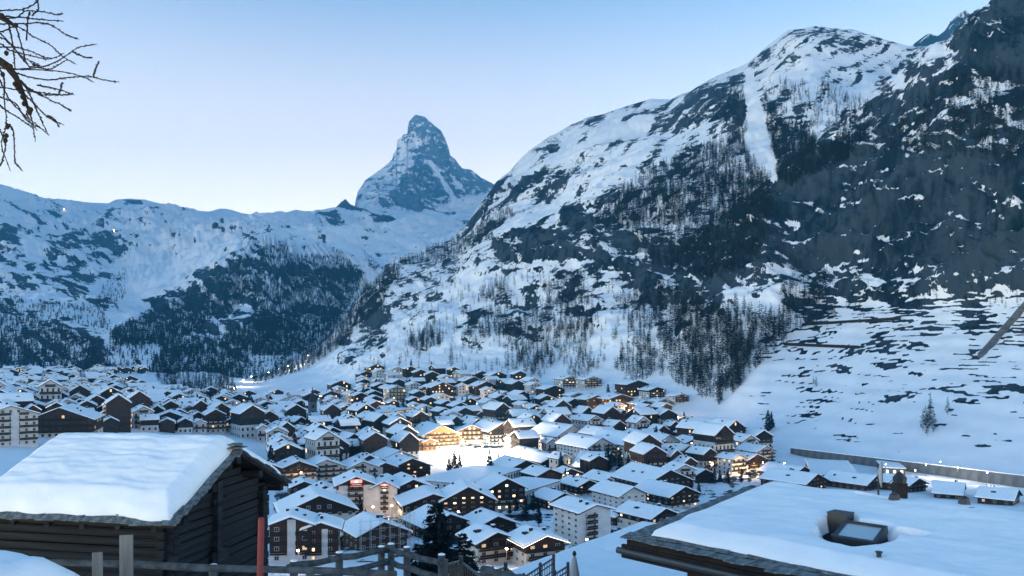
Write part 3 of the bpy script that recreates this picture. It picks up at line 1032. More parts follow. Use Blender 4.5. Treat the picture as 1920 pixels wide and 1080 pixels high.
def lit_mat(name, c1, c2, s):
    """a lit room behind glass: uneven warm light"""
    m, t, b = nodes_of(name)
    b.inputs['Base Color'].default_value = (0.25, 0.2, 0.14, 1)
    n = noise_n(t, coords(t, (0.9, 0.9, 0.9)), 1.0, 3)
    t.links.new(mix_rgb(t, ramp(t, n, 0.3, 0.7), c1, c2), b.inputs['Emission Color'])
    oi = t.nodes.new('ShaderNodeObjectInfo')
    t.links.new(math_n(t, 'MULTIPLY_ADD', oi.outputs['Random'], 1.5 * s, 0.3 * s), b.inputs['Emission Strength'])
    return m


M_lit = lit_mat('lit_window', (1.0, 0.52, 0.20), (1.0, 0.76, 0.42), 0.58)
M_litb = lit_mat('bright_window', (1.0, 0.72, 0.38), (1.0, 0.86, 0.60), 1.5)
M_lamp = glow('lamp_light', (1.0, 0.74, 0.42), 22.0)
M_string = glow('string_light', (1.0, 0.86, 0.66), 1.2)
M_redsign = glow('red_sign_light', (1.0, 0.06, 0.05), 0.35)
M_palesign = glow('pale_sign_light', (1.0, 0.75, 0.68), 0.9)
WALLS = {'white': M_plaster, 'cream': M_cream, 'dark': M_dark, 'brown': M_brown, 'honey': M_honey, 'conc': M_conc}

# one window of unit size facing -y: frame, two casements and panes set back
wb = MB()
for (a, b_, c, d) in ((-0.5, 0.5, 0, 0.09), (-0.5, 0.5, 0.91, 1.0), (-0.5, -0.41, 0.09, 0.91), (0.41, 0.5, 0.09, 0.91), (-0.03, 0.03, 0.09, 0.91)):
    wb.box(a, b_, -0.07, 0.0, c, d, 0)
wb.add([(-0.41, -0.02, 0.09), (0.41, -0.02, 0.09), (0.41, -0.02, 0.91), (-0.41, -0.02, 0.91)], [(0, 1, 2, 3)], 1)
WIN = {k: wb.mesh('window_' + k, [M_frame, mm]) for k, mm in (('dark', M_glass), ('lit', M_lit), ('bright', M_litb))}


def snow_cover(w, d, h, pitch, ov, thick, seed, nx=14, ny=9, off=0.0, asym=0.0):
    """blanket of snow over a gable roof, edges rounded over, ridge softened"""
    rs_ = np.random.default_rng(seed)
    X, Yh = w / 2 + ov - 0.12, d / 2 + ov - 0.12
    g = np.sort(np.unique(np.concatenate([np.linspace(-1, 1, nx + 1), [-0.985, -0.955, 0.955, 0.985]])))
    gy = np.sort(np.unique(np.concatenate([np.linspace(-1, 1, ny + 1), [-0.985, -0.95, 0.95, 0.985]])))
    gx, gyy = np.meshgrid(g, gy, indexing='ij')
    x, y = gx * X, gyy * Yh
    # wavy rim
    x = x + (np.abs(gx) > 0.99) * np.sign(gx) * -0.12 * np.abs(noise3(np.stack([y * 0.6 + seed, gx * 3, 0 * x], -1)))
    base = h - (np.abs(x) - w / 2) * pitch + 0.22
    e = np.minimum((1 - np.abs(gx)) * X, (1 - np.abs(gyy)) * Yh)
    rnd = np.sqrt(np.clip(e / 0.35, 0, 1))
    peak = h + w / 2 * pitch + 0.22
    soft = peak - np.sqrt(x * x + 0.35**2) * pitch
    topz = np.minimum(base, soft) + thick * (0.35 + 0.65 * rnd) * (1 + 0.30 * fbm(np.stack([x / 3.0 + seed, y / 3.0, 0 * x], -1), 3))
    V = np.stack([x, y, topz], -1).reshape(-1, 3)
    nX, nY = gx.shape
    Fs = grid_faces(nX, nY)
    V2 = np.stack([x, y, base + 0.0], -1).reshape(-1, 3)
    idx = np.arange(nX * nY).reshape(nX, nY)
    rim = np.concatenate([idx[:-1, 0], idx[-1, :-1], idx[:0:-1, -1], idx[0, :0:-1]])
    o = len(V)
    V = np.vstack([V, V2[rim]])
    k = len(rim)
    sk_ = np.array([(rim[i], o + i, o + (i + 1) % k, rim[(i + 1) % k]) for i in range(k)])
    me = mesh_np('snow_cover', V, np.vstack([Fs[:, ::-1], sk_]))
    me.materials.append(M_snow)
    return me


def house_parts(w, d, h, pitch=0.4, ov=1.2, lower='white', upper='dark', split=0.5, floors=3, balc='front', lit=0.2, bright=0.0, thick=0.5, seed=1, detail=False, chim=2, cols=None, strips=None, flat=False):
    """list of (name, mesh or (mesh, transform), sub) for one gabled house; gable end faces -y"""
    rs_ = random.Random(seed)
    out = []
    peak = h + w / 2 * pitch
    if flat: peak = h
    zf = h / floors
    zs = h * split
    lo = MB()
    gab = [(-w / 2, -2.5), (w / 2, -2.5), (w / 2, h), (0, peak), (-w / 2, h)]
    if flat: gab = [(-w / 2, -2.5), (w / 2, -2.5), (w / 2, h), (-w / 2, h)]
    lo.prism(gab, -d / 2, d / 2)
    out.append(('wall', lo.mesh('wall', WALLS[lower])))
    if upper and split < 1:
        up = MB()
        e = 0.05
        pr = [(-w / 2 - e, zs), (w / 2 + e, zs), (w / 2 + e, h + e * 0.5), (0, peak + e * 0.5), (-w / 2 - e, h + e * 0.5)]
        up.prism(pr, -d / 2 - e, d / 2 + e)
        out.append(('upper_wall', up.mesh('upper_wall', WALLS[upper])))
    if strips:   # pale vertical stair or wall strips on the gable end
        for (x0, x1, z1) in strips:
            sb = MB()
            sb.box(x0 * w, x1 * w, -d / 2 - 0.14, -d / 2 + 0.1, 0, min(z1 * h, h + (w / 2 - max(abs(x0), abs(x1)) * w) * pitch - 0.1))
            out.append(('wall_strip', sb.mesh('wall_strip', M_plaster)))
    rf = MB()
    if flat:
        rf.box(-w / 2 - ov, w / 2 + ov, -d / 2 - ov, d / 2 + ov, h, h + 0.22)
    else:
        X = w / 2 + ov
        ze = h - ov * pitch
        rf.prism([(-X, ze), (0, peak), (X, ze), (X, ze + 0.26), (0, peak + 0.26), (-X, ze + 0.26)], -d / 2 - ov, d / 2 + ov)
    out.append(('roof', rf.mesh('roof', M_slate)))
    pk = 0.0 if flat else pitch
    out.append(('snow_cover', snow_cover(w, d, h, pk, ov, thick, seed, *((22, 14) if detail else (8, 6)))))
    for c in range(chim):
        cb = MB()
        cx = rs_.uniform(-0.3, 0.3) * w
        cy = rs_.uniform(-0.4, 0.4) * d
        zc = peak - abs(cx) * pk
        cb.box(cx - 0.4, cx + 0.4, cy - 0.35, cy + 0.35, zc - 0.2, zc + 1.5, 0)
        cb.box(cx - 0.5, cx + 0.5, cy - 0.45, cy + 0.45, zc + 1.5, zc + 1.7, 1)
        out.append(('chimney', cb.mesh('chimney', [M_slate, M_snow])))
    if rs_.random() < 0.5 and not flat:   # a dormer window breaking the snow
        db = MB()
        sx = rs_.choice((-1, 1))
        cx = sx * w * 0.27
        cy = rs_.uniform(-0.2, 0.2) * d
        zc = peak - abs(cx) * pk
        db.box(cx - 0.7, cx + 0.7, cy - 0.9, cy + 0.9, zc - 0.4, zc + 0.95, 0)
        out.append(('dormer', db.mesh('dormer', [M_slate])))
    # windows
    def wins(n, width):
        return [(i + 0.5) / n * width - width / 2 for i in range(n)]
    fr = cols or max(2, int(w / 3.0))
    sd_n = max(2, int(d / 3.4))
    spots = []   # (x, y, z, angle, width, height)
    nfl = floors
    for fl in range(nfl + (0 if flat else 1)):
        z = fl * zf + zf * 0.32
        half = w / 2 if z + 1.4 < h else max(0, (peak - z - 1.5) / pitch) if not flat else w / 2
        for x in wins(fr, w):
            if abs(x) + 0.7 < half:
                spots.append((x, -d / 2 - 0.06, z, 0, 1.25, zf * 0.46))
        if fl < nfl:
            for y in wins(sd_n, d):
                spots.append((-w / 2 - 0.06, y, z, -math.pi / 2, 1.2, zf * 0.44))
                spots.append((w / 2 + 0.06, y, z, math.pi / 2, 1.2, zf * 0.44))
    if detail:
        for (x, y, z, a, ww, hh) in spots:
            if a < 0 and not detail == 'all': pass
            u = rs_.random()
            kind = 'bright' if u < bright else 'lit' if u < bright + lit else 'dark'
            out.append(('window', (WIN[kind], (x, y, z), a, (ww, 1.0, hh))))
    else:
        g1, g2 = MB(), MB()
        for (x, y, z, a, ww, hh) in spots:
            u = rs_.random()
            tgt = g1 if u < lit + bright else g2
            c, s_ = math.cos(a), math.sin(a)
            q = [(-ww / 2, 0), (ww / 2, 0), (ww / 2, hh), (-ww / 2, hh)]
            tgt.add([(x + dx * c, y + dx * s_, z + dz) for dx, dz in q], [(0, 1, 2, 3)])
            # casement bar standing proud of the pane
        if g2.v: out.append(('window_panes', g2.mesh('dark_windows', M_glass), 'stuff'))
        if g1.v: out.append(('lit_window_panes', g1.mesh('lit_windows', M_litb if bright > lit else M_lit), 'stuff'))
    if balc:
        bl = []
        for fl in range(1, nfl + (0 if flat else 1)):
            z = fl * zf
            half = w / 2 - 0.3 if z + 1.0 < h else (peak - z - 1.4) / pitch - 0.2 if not flat else w / 2
            if half < 1.5: continue
            b2 = MB()
            y0 = -d / 2 - 0.05
            segs = [(-half, half)]
            if strips:
                segs = []
                edges = sorted([(s0 * w, s1 * w) for s0, s1, _ in strips])
                x = -half
                for e0, e1 in edges:
                    if e0 - x > 1.2: segs.append((x, e0 - 0.05))
                    x = e1 + 0.05
                if half - x > 1.2: segs.append((x, half))
            for (x0, x1) in segs:
                b2.box(x0, x1, y0 - 1.15, y0, z - 0.1, z + 0.08)
                b2.box(x0, x1, y0 - 1.2, y0 - 1.12, z + 0.08, z + 0.38)
                b2.box(x0, x1, y0 - 1.22, y0 - 1.10, z + 0.48, z + 1.0)
                k = max(2, int((x1 - x0) / 2.2))
                for i in range(k + 1):
                    xx = x0 + (x1 - x0) * i / k
                    b2.box(xx - 0.05, xx + 0.05, y0 - 1.19, y0 - 1.11, z, z + 1.0)
            if b2.v: bl.append(b2)
        if detail:
            for b2 in bl: out.append(('balcony', b2.mesh('balcony', M_dark if upper != 'honey' else M_honey)))
        elif bl:
            b2 = MB()
            for q in bl: b2.add(q.v, q.f)
            out.append(('balcony', b2.mesh('balcony', M_dark)))
    return out


def assemble(name, parts, loc, rz, label, cat, group=None, sc=(1, 1, 1)):
    root = empty(name, loc, rz)
    root.scale = sc
    roof = None
    for p in parts:
        nm, data = p[0], p[1]
        if isinstance(data, tuple):
            me, l, a, s_ = data
            o = link(nm, me, root)
            o.location = l
            o.rotation_euler = (0, 0, a)
            o.scale = s_
        else:
            o = link(nm, data, root)
        if nm == 'roof': roof = o
        elif nm in ('snow_cover', 'chimney', 'dormer') and roof: o.parent = roof
        if len(p) > 2: o['kind'] = p[2]
    return tag(root, label, cat, group)


HOUSES = []     # (x, y, radius)
LAND = []       # (x, y, phrase)
_count = [0]


def house(px_, py_, wpx, label, rot=28, ratio=1.2, hpx=None, cat='house', name='chalet', land=None, kind='detail', **kw):
    """a house whose gable front stands with its foot at a pixel of the photograph; sizes in pixels there"""
    p = ground_px(px_, py_)
    th = R(rot)
    w_ = wpx / F * p.y / max(0.55, math.cos(th))
    d_ = w_ * ratio
    h_ = (hpx / F * p.y) if hpx else w_ * 0.6
    n = Vector((math.sin(th), -math.cos(th), 0))
    c = Vector((p.x, p.y, 0)) - n * (d_ / 2)
    z = p.z
    _count[0] += 1
    kw.setdefault('seed', 500 + _count[0])
    det = kind if p.y < 420 else False
    pr = house_parts(w_, d_, h_, detail=det, **kw)
    o = assemble(name, pr, (c.x, c.y, z), th, label, cat)
    HOUSES.append((c.x, c.y, max(w_, d_) * 0.5))
    if land: LAND.append((c.x, c.y, land))
    return o, w_, d_, h_, n


def by_landmark(p, far):
    near = min(LAND, key=lambda q: (q[0] - p[0])**2 + (q[1] - p[1])**2)
    dist = math.hypot(near[0] - p[0], near[1] - p[1])
    if dist > 75: return far
    return ('behind' if p[1] > near[1] + 8 else 'beside' if p[1] > near[1] - 8 else 'in front of') + ' ' + near[2]


# ----------------------------------------------------------------- the nearer houses, one by one
house(545, 1056, 76, 'brown timber apartment house with a white stair strip on its gable', 8, 0.95, 72, lower='white', upper='brown', split=0.28, floors=4, lit=0.06, strips=[(-0.08, 0.12, 1.3)], thick=0.7, pitch=0.36, name='apartment_house', land='the brown apartment house')
house(602, 1054, 62, 'brown timber wing with a lit top window beside the white stair strip', 8, 1.0, 62, lower='white', upper='brown', split=0.28, floors=4, lit=0.12, bright=0.05, strips=[(0.02, 0.2, 1.0)], thick=0.7, pitch=0.36, name='apartment_house')
house(598, 1004, 128, 'wide low gabled house, half dark timber and half white plaster', 20, 0.75, 45, lower='white', upper='dark', split=0.85, floors=3, lit=0.12, thick=0.65, pitch=0.42, balc=None)
o, w_, d_, h_, n = house(668, 962, 70, 'hotel wing with a red lit sign under its gable and dark balconies', 14, 1.2, 52, cat='hotel', name='hotel', lower='white', upper='brown', split=0.86, floors=5, lit=0.12, strips=[(-0.45, -0.22, 1.0), (0.18, 0.42, 1.0)], pitch=0.42, land='the red-signed hotel')
o2, w2, d2, h2, n2 = house(721, 965, 46, 'narrow lit hotel front with a red sign and pale balconies', 6, 1.9, 50, cat='hotel', name='hotel', lower='white', upper='white', split=0.9, floors=5, lit=0.25, bright=0.3, pitch=0.5, strips=[(-0.42, -0.16, 1.0), (0.16, 0.42, 1.0)])
for oo, ww, dd, hh, pt in ((o, w_, d_, h_, 0.42), (o2, w2, d2, h2, 0.5)):
    zc = hh + ww * 0.5 * pt * 0.36
    sb = MB()
    sb.box(-ww * 0.15, ww * 0.15, -dd / 2 - 0.75, -dd / 2 - 0.6, zc - ww * 0.1, zc + ww * 0.08)
    so = sb.obj('sign_board', M_redsign, oo)
    lb = MB()
    lb.box(-ww * 0.11, ww * 0.11, -dd / 2 - 0.82, -dd / 2 - 0.76, zc - ww * 0.065, zc - ww * 0.035)
    lb.add([(-ww * 0.05, -dd / 2 - 0.8, zc + 0.0), (ww * 0.05, -dd / 2 - 0.8, zc + 0.0), (0, -dd / 2 - 0.8, zc + ww * 0.06)], [(0, 1, 2)])
    lb.obj('sign_emblem', M_palesign, so)
house(774, 962, 80, 'dark timber house joined to the hotel with one lit attic window', 22, 1.0, 44, lower='dark', upper='dark', floors=4, lit=0.08, pitch=0.42)
house(612, 902, 62, 'white house with pale balconies and a lit lower window behind the hotel row', 24, 1.0, 26, lower='white', upper='white', split=0.95, floors=3, lit=0.1)
house(560, 902, 60, 'white house with a plain snow roof at the end of the row behind the barn', 24, 1.0, 24, lower='white', upper='dark', split=0.7, floors=3, lit=0.08)
house(680, 903, 52, 'white gabled house with grey wall strips between the row houses', 24, 1.2, 26, lower='white', upper='white', split=0.95, floors=3, lit=0.0, strips=[(0.1, 0.22, 1.2)])
house(722, 903, 40, 'white and brown gabled house at the middle of the row', 24, 1.4, 26, lower='white', upper='brown', split=0.5, floors=3, lit=0.05, strips=[(-0.4, -0.1, 1.2)])
house(772, 897, 66, 'brown timber house with lit windows facing the floodlit rink', 26, 1.1, 22, lower='brown', upper='brown', floors=3, lit=0.25)
house(610, 945, 44, 'brown row house with lit ground floor window under a low roof', 20, 1.1, 24, lower='white', upper='brown', split=0.4, floors=3, lit=0.1)
house(570, 935, 44, 'small brown house tucked beside the barn gable', 20, 1.1, 22, lower='brown', upper='brown', floors=2, lit=0.05)
house(640, 958, 40, 'narrow dark house with a red-brown side wall next to the hotel', 24, 1.1, 30, lower='brown', upper='dark', split=0.5, floors=3, lit=0.0)
house(878, 975, 100, 'big dark lodge with many lit windows and a bright ground floor', 10, 0.9, 36, cat='lodge', name='lodge', lower='cream', upper='dark', split=0.22, floors=4, lit=0.35, bright=0.12, pitch=0.5, land='the big lit lodge')
house(950, 956, 68, 'dark and white lodge wing with lit windows under a tall gable', 18, 1.0, 40, cat='lodge', name='lodge', lower='white', upper='dark', split=0.45, floors=4, lit=0.3, bright=0.08, pitch=0.5)
house(812, 976, 108, 'wide grey house under a shallow snow roof with a sloping metal ladder', 16, 0.8, 30, lower='cream', upper='dark', split=0.6, floors=3, lit=0.15, pitch=0.34)
house(718, 1030, 84, 'unfinished house wrapped in scaffolding under a fresh snow roof', 30, 1.0, 30, lower='brown', upper='brown', floors=2, lit=0.0, pitch=0.42, balc=None, land='the scaffolded house')
SCAF = _count[0]
house(668, 1020, 48, 'low house with a hipped snow roof beside the scaffolding', 40, 1.0, 20, lower='dark', upper='dark', floors=2, lit=0.0)
house(842, 1010, 84, 'dark house behind the near pine with a chimneyed snow roof', 30, 1.0, 26, lower='dark', upper='dark', floors=2, lit=0.05)
house(932, 1010, 70, 'dark balconied house with white wall end below the big lodge', 24, 1.0, 26, lower='white', upper='dark', split=0.4, floors=3, lit=0.1)
house(930, 1058, 68, 'cream house with a lit gable door and carved balcony', 28, 1.0, 44, lower='cream', upper='dark', split=0.75, floors=3, lit=0.1, bright=0.08, land='the cream balcony house')
o, w_, d_, h_, n = house(1022, 1060, 72, 'house outlined with a string of white lights along its eaves', 24, 1.0, 42, lower='cream', upper='brown', split=0.6, floors=3, lit=0.28, pitch=0.36, land='the house with string lights')
sb = MB()
X = w_ / 2 + 1.25
sb.tube([(-X, -d_ / 2 - 1.26, h_ - 1.25 * 0.36 + 0.1), (0, -d_ / 2 - 1.26, h_ + w_ / 2 * 0.36 + 0.1), (X, -d_ / 2 - 1.26, h_ - 1.25 * 0.36 + 0.1)], 0.07, 5)
sb.tube([(-X, -d_ / 2 - 1.2, h_ - 1.25 * 0.36 + 0.1), (-X, d_ / 2 + 1.2, h_ - 1.25 * 0.36 + 0.1)], 0.07, 5)
sb.obj('light_string', M_string, o)
house(1116, 1022, 62, 'tall white apartment block with dark corner balconies', 30, 1.25, 64, cat='apartments', name='apartment_block', lower='white', upper='white', split=0.98, floors=6, lit=0.06, pitch=0.3, strips=[(-0.5, -0.3, 1.05), (0.02, 0.46, 1.2)], land='the tall white apartment block')
house(1186, 962, 54, 'white house with small dark square windows and timber corner', 30, 1.4, 34, lower='white', upper='white', split=0.95, floors=4, lit=0.03, balc=None, pitch=0.46)
house(1255, 928, 92, 'large dark timber house with a broad snow roof and one lit window', 28, 1.1, 24, lower='dark', upper='dark', floors=3, lit=0.06, pitch=0.42)
house(1282, 952, 62, 'dark gabled house with pale side wall and two lit windows', 34, 1.3, 24, lower='white', upper='dark', split=0.3, floors=3, lit=0.12)
house(1245, 994, 56, 'house with a glazed dormer band across its snow roof', 36, 1.3, 26, lower='cream', upper='dark', split=0.55, floors=2, lit=0.15, bright=0.1)
house(1170, 985, 34, 'small brown hut between the white block and the white house', 30, 1.2, 18, lower='brown', upper='dark', floors=2, lit=0.05)
house(1056, 954, 46, 'small dark chalet standing alone beside the white hall', 30, 1.2, 18, lower='dark', upper='dark', floors=2, lit=0.06)
house(1103, 930, 40, 'dark house with a white balconied gable end beside a dark spruce', 30, 1.3, 20, lower='white', upper='dark', split=0.25, floors=3, lit=0.1)
house(1152, 916, 44, 'brown house with a warm lamp at its corner', 32, 1.2, 16, lower='brown', upper='brown', floors=2, lit=0.08)
house(930, 910, 112, 'long low white hall under an even sheet of snow', 62, 0.55, 16, cat='hall', name='sports_hall', lower='white', upper=None, floors=1, lit=0.0, flat=True, balc=None, chim=0, ov=0.5, land='the long white hall')
house(1012, 940, 92, 'white flat-roofed hall with a band of high windows', 60, 0.5, 26, cat='hall', name='sports_hall', lower='white', upper=None, floors=1, lit=0.0, flat=True, balc=None, chim=0, ov=0.4, cols=12)
house(875, 908, 50, 'low annex with small windows in front of the long white hall', 30, 0.8, 12, lower='white', upper=None, floors=1, lit=0.05, flat=True, balc=None, chim=1, ov=0.5)
house(1142, 880, 66, 'long dark barn-like building below the three white gabled blocks', 70, 0.45, 10, cat='barn', name='storage_barn', lower='dark', upper='dark', floors=1, lit=0.0, balc=None, chim=0, pitch=0.35)
house(1128, 872, 56, 'white gabled apartment block nearest the long dark barn', 32, 1.5, 34, cat='apartments', name='apartment_block', lower='white', upper='white', split=0.98, floors=5, lit=0.06, pitch=0.5, strips=[(-0.06, 0.08, 1.25)], land='the three white gabled blocks')
house(1198, 868, 62, 'middle one of three white gabled apartment blocks with many balconies', 30, 1.5, 36, cat='apartments', name='apartment_block', lower='white', upper='white', split=0.98, floors=6, lit=0.08, pitch=0.5, strips=[(-0.06, 0.08, 1.25)])
house(1254, 868, 56, 'white gabled apartment block beside the red-brown balcony hotel', 30, 1.5, 36, cat='apartments', name='apartment_block', lower='white', upper='white', split=0.98, floors=6, lit=0.06, pitch=0.5, strips=[(-0.06, 0.08, 1.25)])
house(1305, 856, 62, 'red-brown balcony hotel with a brightly lit ground floor', 20, 0.7, 22, cat='hotel', name='hotel', lower='cream', upper='brown', split=0.28, floors=4, lit=0.25, bright=0.3, land='the red-brown balcony hotel')
house(1074, 850, 62, 'plain white gabled block with few lit windows behind dark chalets', 34, 1.2, 34, cat='apartments', name='apartment_block', lower='white', upper='white', split=0.98, floors=5, lit=0.1, pitch=0.5, balc=None)
for (x, y, wd, lab) in ((985, 893, 62, 'dark chalet with a few lit windows below the pale gabled block'), (1040, 880, 50, 'dark chalet joined to its twin by a snowy valley roof'), (1010, 872, 56, 'dark timber chalet with plain gable below the lit square'), (1030, 905, 44, 'dark chalet beside the tall spruce and the lit shop front'),
                        (1215, 905, 40, 'small house with green-lit windows below the white blocks'), (1320, 905, 40, 'brown house half hidden behind the thick dark conifers')):
    house(x, y, wd, lab, 30, 1.1, 15, lower='dark', upper='dark', floors=2, lit=0.1)
house(1070, 900, 40, 'bright shop front glowing between dark chalets', 20, 0.8, 12, cat='shop', name='shop', lower='cream', upper='dark', split=0.7, floors=2, lit=0.2, bright=0.6, balc=None)
for (x, y, wd, hp, lab, lw, up) in ((1385, 890, 30, 30, 'tall white tower-like house with dark window rows near the station road', 'white', 'white'), (1350, 868, 44, 24, 'grey house beside the red-brown balcony hotel', 'conc', 'conc'), (1435, 872, 40, 26, 'white house with a lit lower hall below the snow slope', 'white', 'white'),
                                    (1418, 880, 42, 18, 'brown balcony house glowing at street level', 'cream', 'brown'), (1370, 828, 66, 24, 'dark chalet hotel on the hillside edge with a lit window', 'white', 'dark'), (1330, 832, 50, 18, 'white and timber house beneath the dark wood', 'white', 'dark'),
                                    (1402, 838, 40, 14, 'dark timber house at the top edge of the village by the snow slope', 'white', 'dark'), (1382, 842, 30, 14, 'narrow white house squeezed under the hillside chalet hotel', 'white', 'dark')):
    house(x, y, wd, lab, 30, 1.1, hp, lower=lw, upper=up, split=0.6, floors=4, lit=0.15, bright=0.04)
house(1505, 900, 50, 'brown chalet beside the railway yard with a snowy veranda', 36, 1.2, 12, lower='brown', upper='brown', floors=2, lit=0.05, land='the railway yard')
house(1530, 918, 56, 'broad snow-roofed chalet just beyond the big roof', 40, 1.3, 14, lower='brown', upper='brown', floors=2, lit=0.03)
house(1640, 918, 50, 'brown chalet with snow roof behind the satellite dish', 40, 1.3, 12, lower='brown', upper='brown', floors=2, lit=0.0)
house(1720, 922, 44, 'small brown chalet by the yard behind the chimney cowls', 30, 1.3, 14, lower='brown', upper='brown', floors=2, lit=0.05)
house(1805, 932, 42, 'low grey shed with snow roof beside the yard lamps', 60, 0.6, 10, lower='dark', upper='dark', floors=1, lit=0.0, balc=None)
house(1905, 945, 46, 'low house with a bright door lamp beyond the big roof', 50, 0.8, 12, lower='brown', upper='brown', floors=1, lit=0.1, bright=0.2, balc=None)
house(1600, 895, 110, 'long grey workshop with white snow roof and shutter doors at the yard', 74, 0.4, 16, cat='workshop', name='workshop', lower='conc', upper=None, floors=1, flat=True, balc=None, chim=0, ov=0.4, lit=0.0)
house(1690, 885, 50, 'lit glass platform hall against the concrete wall', 74, 0.4, 12, cat='station', name='platform_hall', lower='conc', upper=None, floors=1, flat=True, balc=None, chim=0, ov=0.6, lit=0.2, bright=0.8)
# left bank
house(20, 838, 70, 'white block with rows of dark balconies at the village edge', 40, 0.9, 60, cat='apartments', name='apartment_block', lower='white', upper='white', split=0.98, floors=5, lit=0.05, strips=[(-0.5, -0.3, 1.05), (0.0, 0.15, 1.05)], pitch=0.36, land='the white balcony block')
house(112, 822, 110, 'broad brown chalet hotel with lit gable windows beside the white block', 16, 0.9, 34, cat='hotel', name='hotel', lower='cream', upper='brown', split=0.3, floors=3, lit=0.2, bright=0.1, pitch=0.4)
house(150, 806, 44, 'small pale house below the glowing yellow tree', 24, 1.1, 14, lower='white', upper='white', floors=2, lit=0.05)
house(45, 786, 90, 'pale long house under one wide white roof', 30, 0.8, 16, lower='white', upper='brown', floors=2, lit=0.08)
for (x, y, wd) in ((315, 800, 70), (440, 800, 66), (470, 812, 60)):
    pass
house(318, 806, 72, 'wide chalet with rows of small lit windows above the barn roof', 20, 0.8, 18, lower='dark', upper='dark', floors=2, lit=0.3)
house(445, 802, 76, 'brown chalet with three lit gable windows above the barn ridge', 18, 0.8, 20, lower='brown', upper='brown', floors=2, lit=0.35, bright=0.1)
# centre: around the floodlit square
house(828, 842, 66, 'large floodlit timber chalet hotel facing the rink', 24, 1.2, 26, cat='hotel', name='hotel', lower='cream', upper='honey', split=0.3, floors=4, lit=0.5, bright=0.2, pitch=0.5, land='the floodlit timber hotel')
for (x, wd, lab) in ((742, 34, 'dark timber house at the far end of the row beside the rink'), (758, 26, 'brown house with lit windows in the row beside the rink'), (784, 24, 'old timber barn glowing in the floodlight'), (806, 24, 'old timber barn next to the floodlit square')):
    house(x, 845 if x > 770 else 843, wd, lab, 26, 1.0, 16, lower='brown' if x < 770 else 'honey', upper='brown' if x < 770 else 'honey', floors=2, lit=0.2, pitch=0.42)
house(885, 832, 50, 'brightly lit hotel terrace building behind the floodlights', 10, 0.7, 24, cat='hotel', name='hotel', lower='cream', upper='honey', split=0.4, floors=3, lit=0.4, bright=0.4)
house(945, 834, 56, 'white house with timber gable lit from the square', 30, 1.2, 26, lower='white', upper='brown', split=0.75, floors=4, lit=0.12, pitch=0.5)
house(748, 880, 54, 'white hall house with a wide lit window at the rink edge', 30, 1.0, 22, lower='white', upper='white', floors=2, lit=0.15, bright=0.15)
house(690, 878, 40, 'pale round-roofed house with one lit window near the rink', 24, 1.0, 14, lower='white', upper='white', floors=2, lit=0.15)
house(748, 790, 52, 'grand hotel with long rows of lit windows above the square', 64, 0.42, 20, cat='hotel', name='grand_hotel', lower='cream', upper=None, floors=4, lit=0.6, bright=0.3, flat=True, balc=None, cols=12, land='the grand hotel')
house(780, 800, 56, 'second grand hotel front with lit windows below the first', 64, 0.4, 20, cat='hotel', name='grand_hotel', lower='white', upper=None, floors=4, lit=0.6, bright=0.2, flat=True, balc=None, cols=12)
house(830, 748, 40, 'lit brown chalet hotel standing high on the hillside', 26, 1.0, 22, cat='hotel', name='hotel', lower='brown', upper='brown', floors=4, lit=0.3, bright=0.1, land='the lit hillside hotel')
house(745, 756, 30, 'tall cream house with a bright lamp in its gable', 26, 1.0, 26, lower='cream', upper='cream', floors=4, lit=0.1, bright=0.1)
for (x, y, wd, lab) in ((1072, 728, 36, 'pale apartment block high on the hillside, first of a pair'), (1112, 728, 34, 'pale apartment block high on the hillside beside the ravine'), (1040, 748, 38, 'pale block with dark balconies below the hillside pair'), (1084, 756, 30, 'white block with lit window row on the hillside'),
                        (1196, 742, 44, 'dark balconied block with lit windows under the cliff'), (1232, 748, 34, 'white block with dark gable under the wood'), (1120, 770, 44, 'brown balconied hotel with a street lamp at its corner'), (1165, 772, 50, 'brown balconied long hotel above the lit bend'),
                        (1210, 774, 34, 'white and brown block beside the lit bend'), (1278, 756, 28, 'white block at the top of the open snow strip'), (1245, 766, 28, 'grey block beside the open snow strip'), (1052, 790, 46, 'grey block with many balconies on the village slope')):
    house(x, y, wd, lab, 24, 0.9, wd * 0.48, cat='apartments', name='apartment_block', lower='white' if 'brown' not in lab and 'dark b' not in lab else 'brown', upper='dark' if 'dark' in lab else None, split=0.8, floors=4, lit=0.15, bright=0.03, pitch=0.3)
for (x, y, wd, lab) in ((888, 728, 34, 'dark chalet roofs stepping up the hillside below the wood'), (912, 738, 36, 'lit pink-roofed chalet among the hillside chalets'), (935, 716, 30, 'small dark chalet with one lamp under the larches'), (905, 712, 26, 'small dark chalet topmost of the hillside cluster'),
                        (640, 735, 34, 'timber chalet with red glow at the top of the old village'), (622, 752, 30, 'brown chalet below the red-glowing chalet'), (712, 700, 28, 'long low chalet on the snow terrace above the village'), (690, 712, 26, 'brown chalet on the snow terrace above the village')):
    house(x, y, wd, lab, 24, 1.0, wd * 0.4, lower='dark' if 'dark' in lab else 'brown', upper='dark' if 'dark' in lab else 'brown', floors=2, lit=0.2)
N_HERO = _count[0]

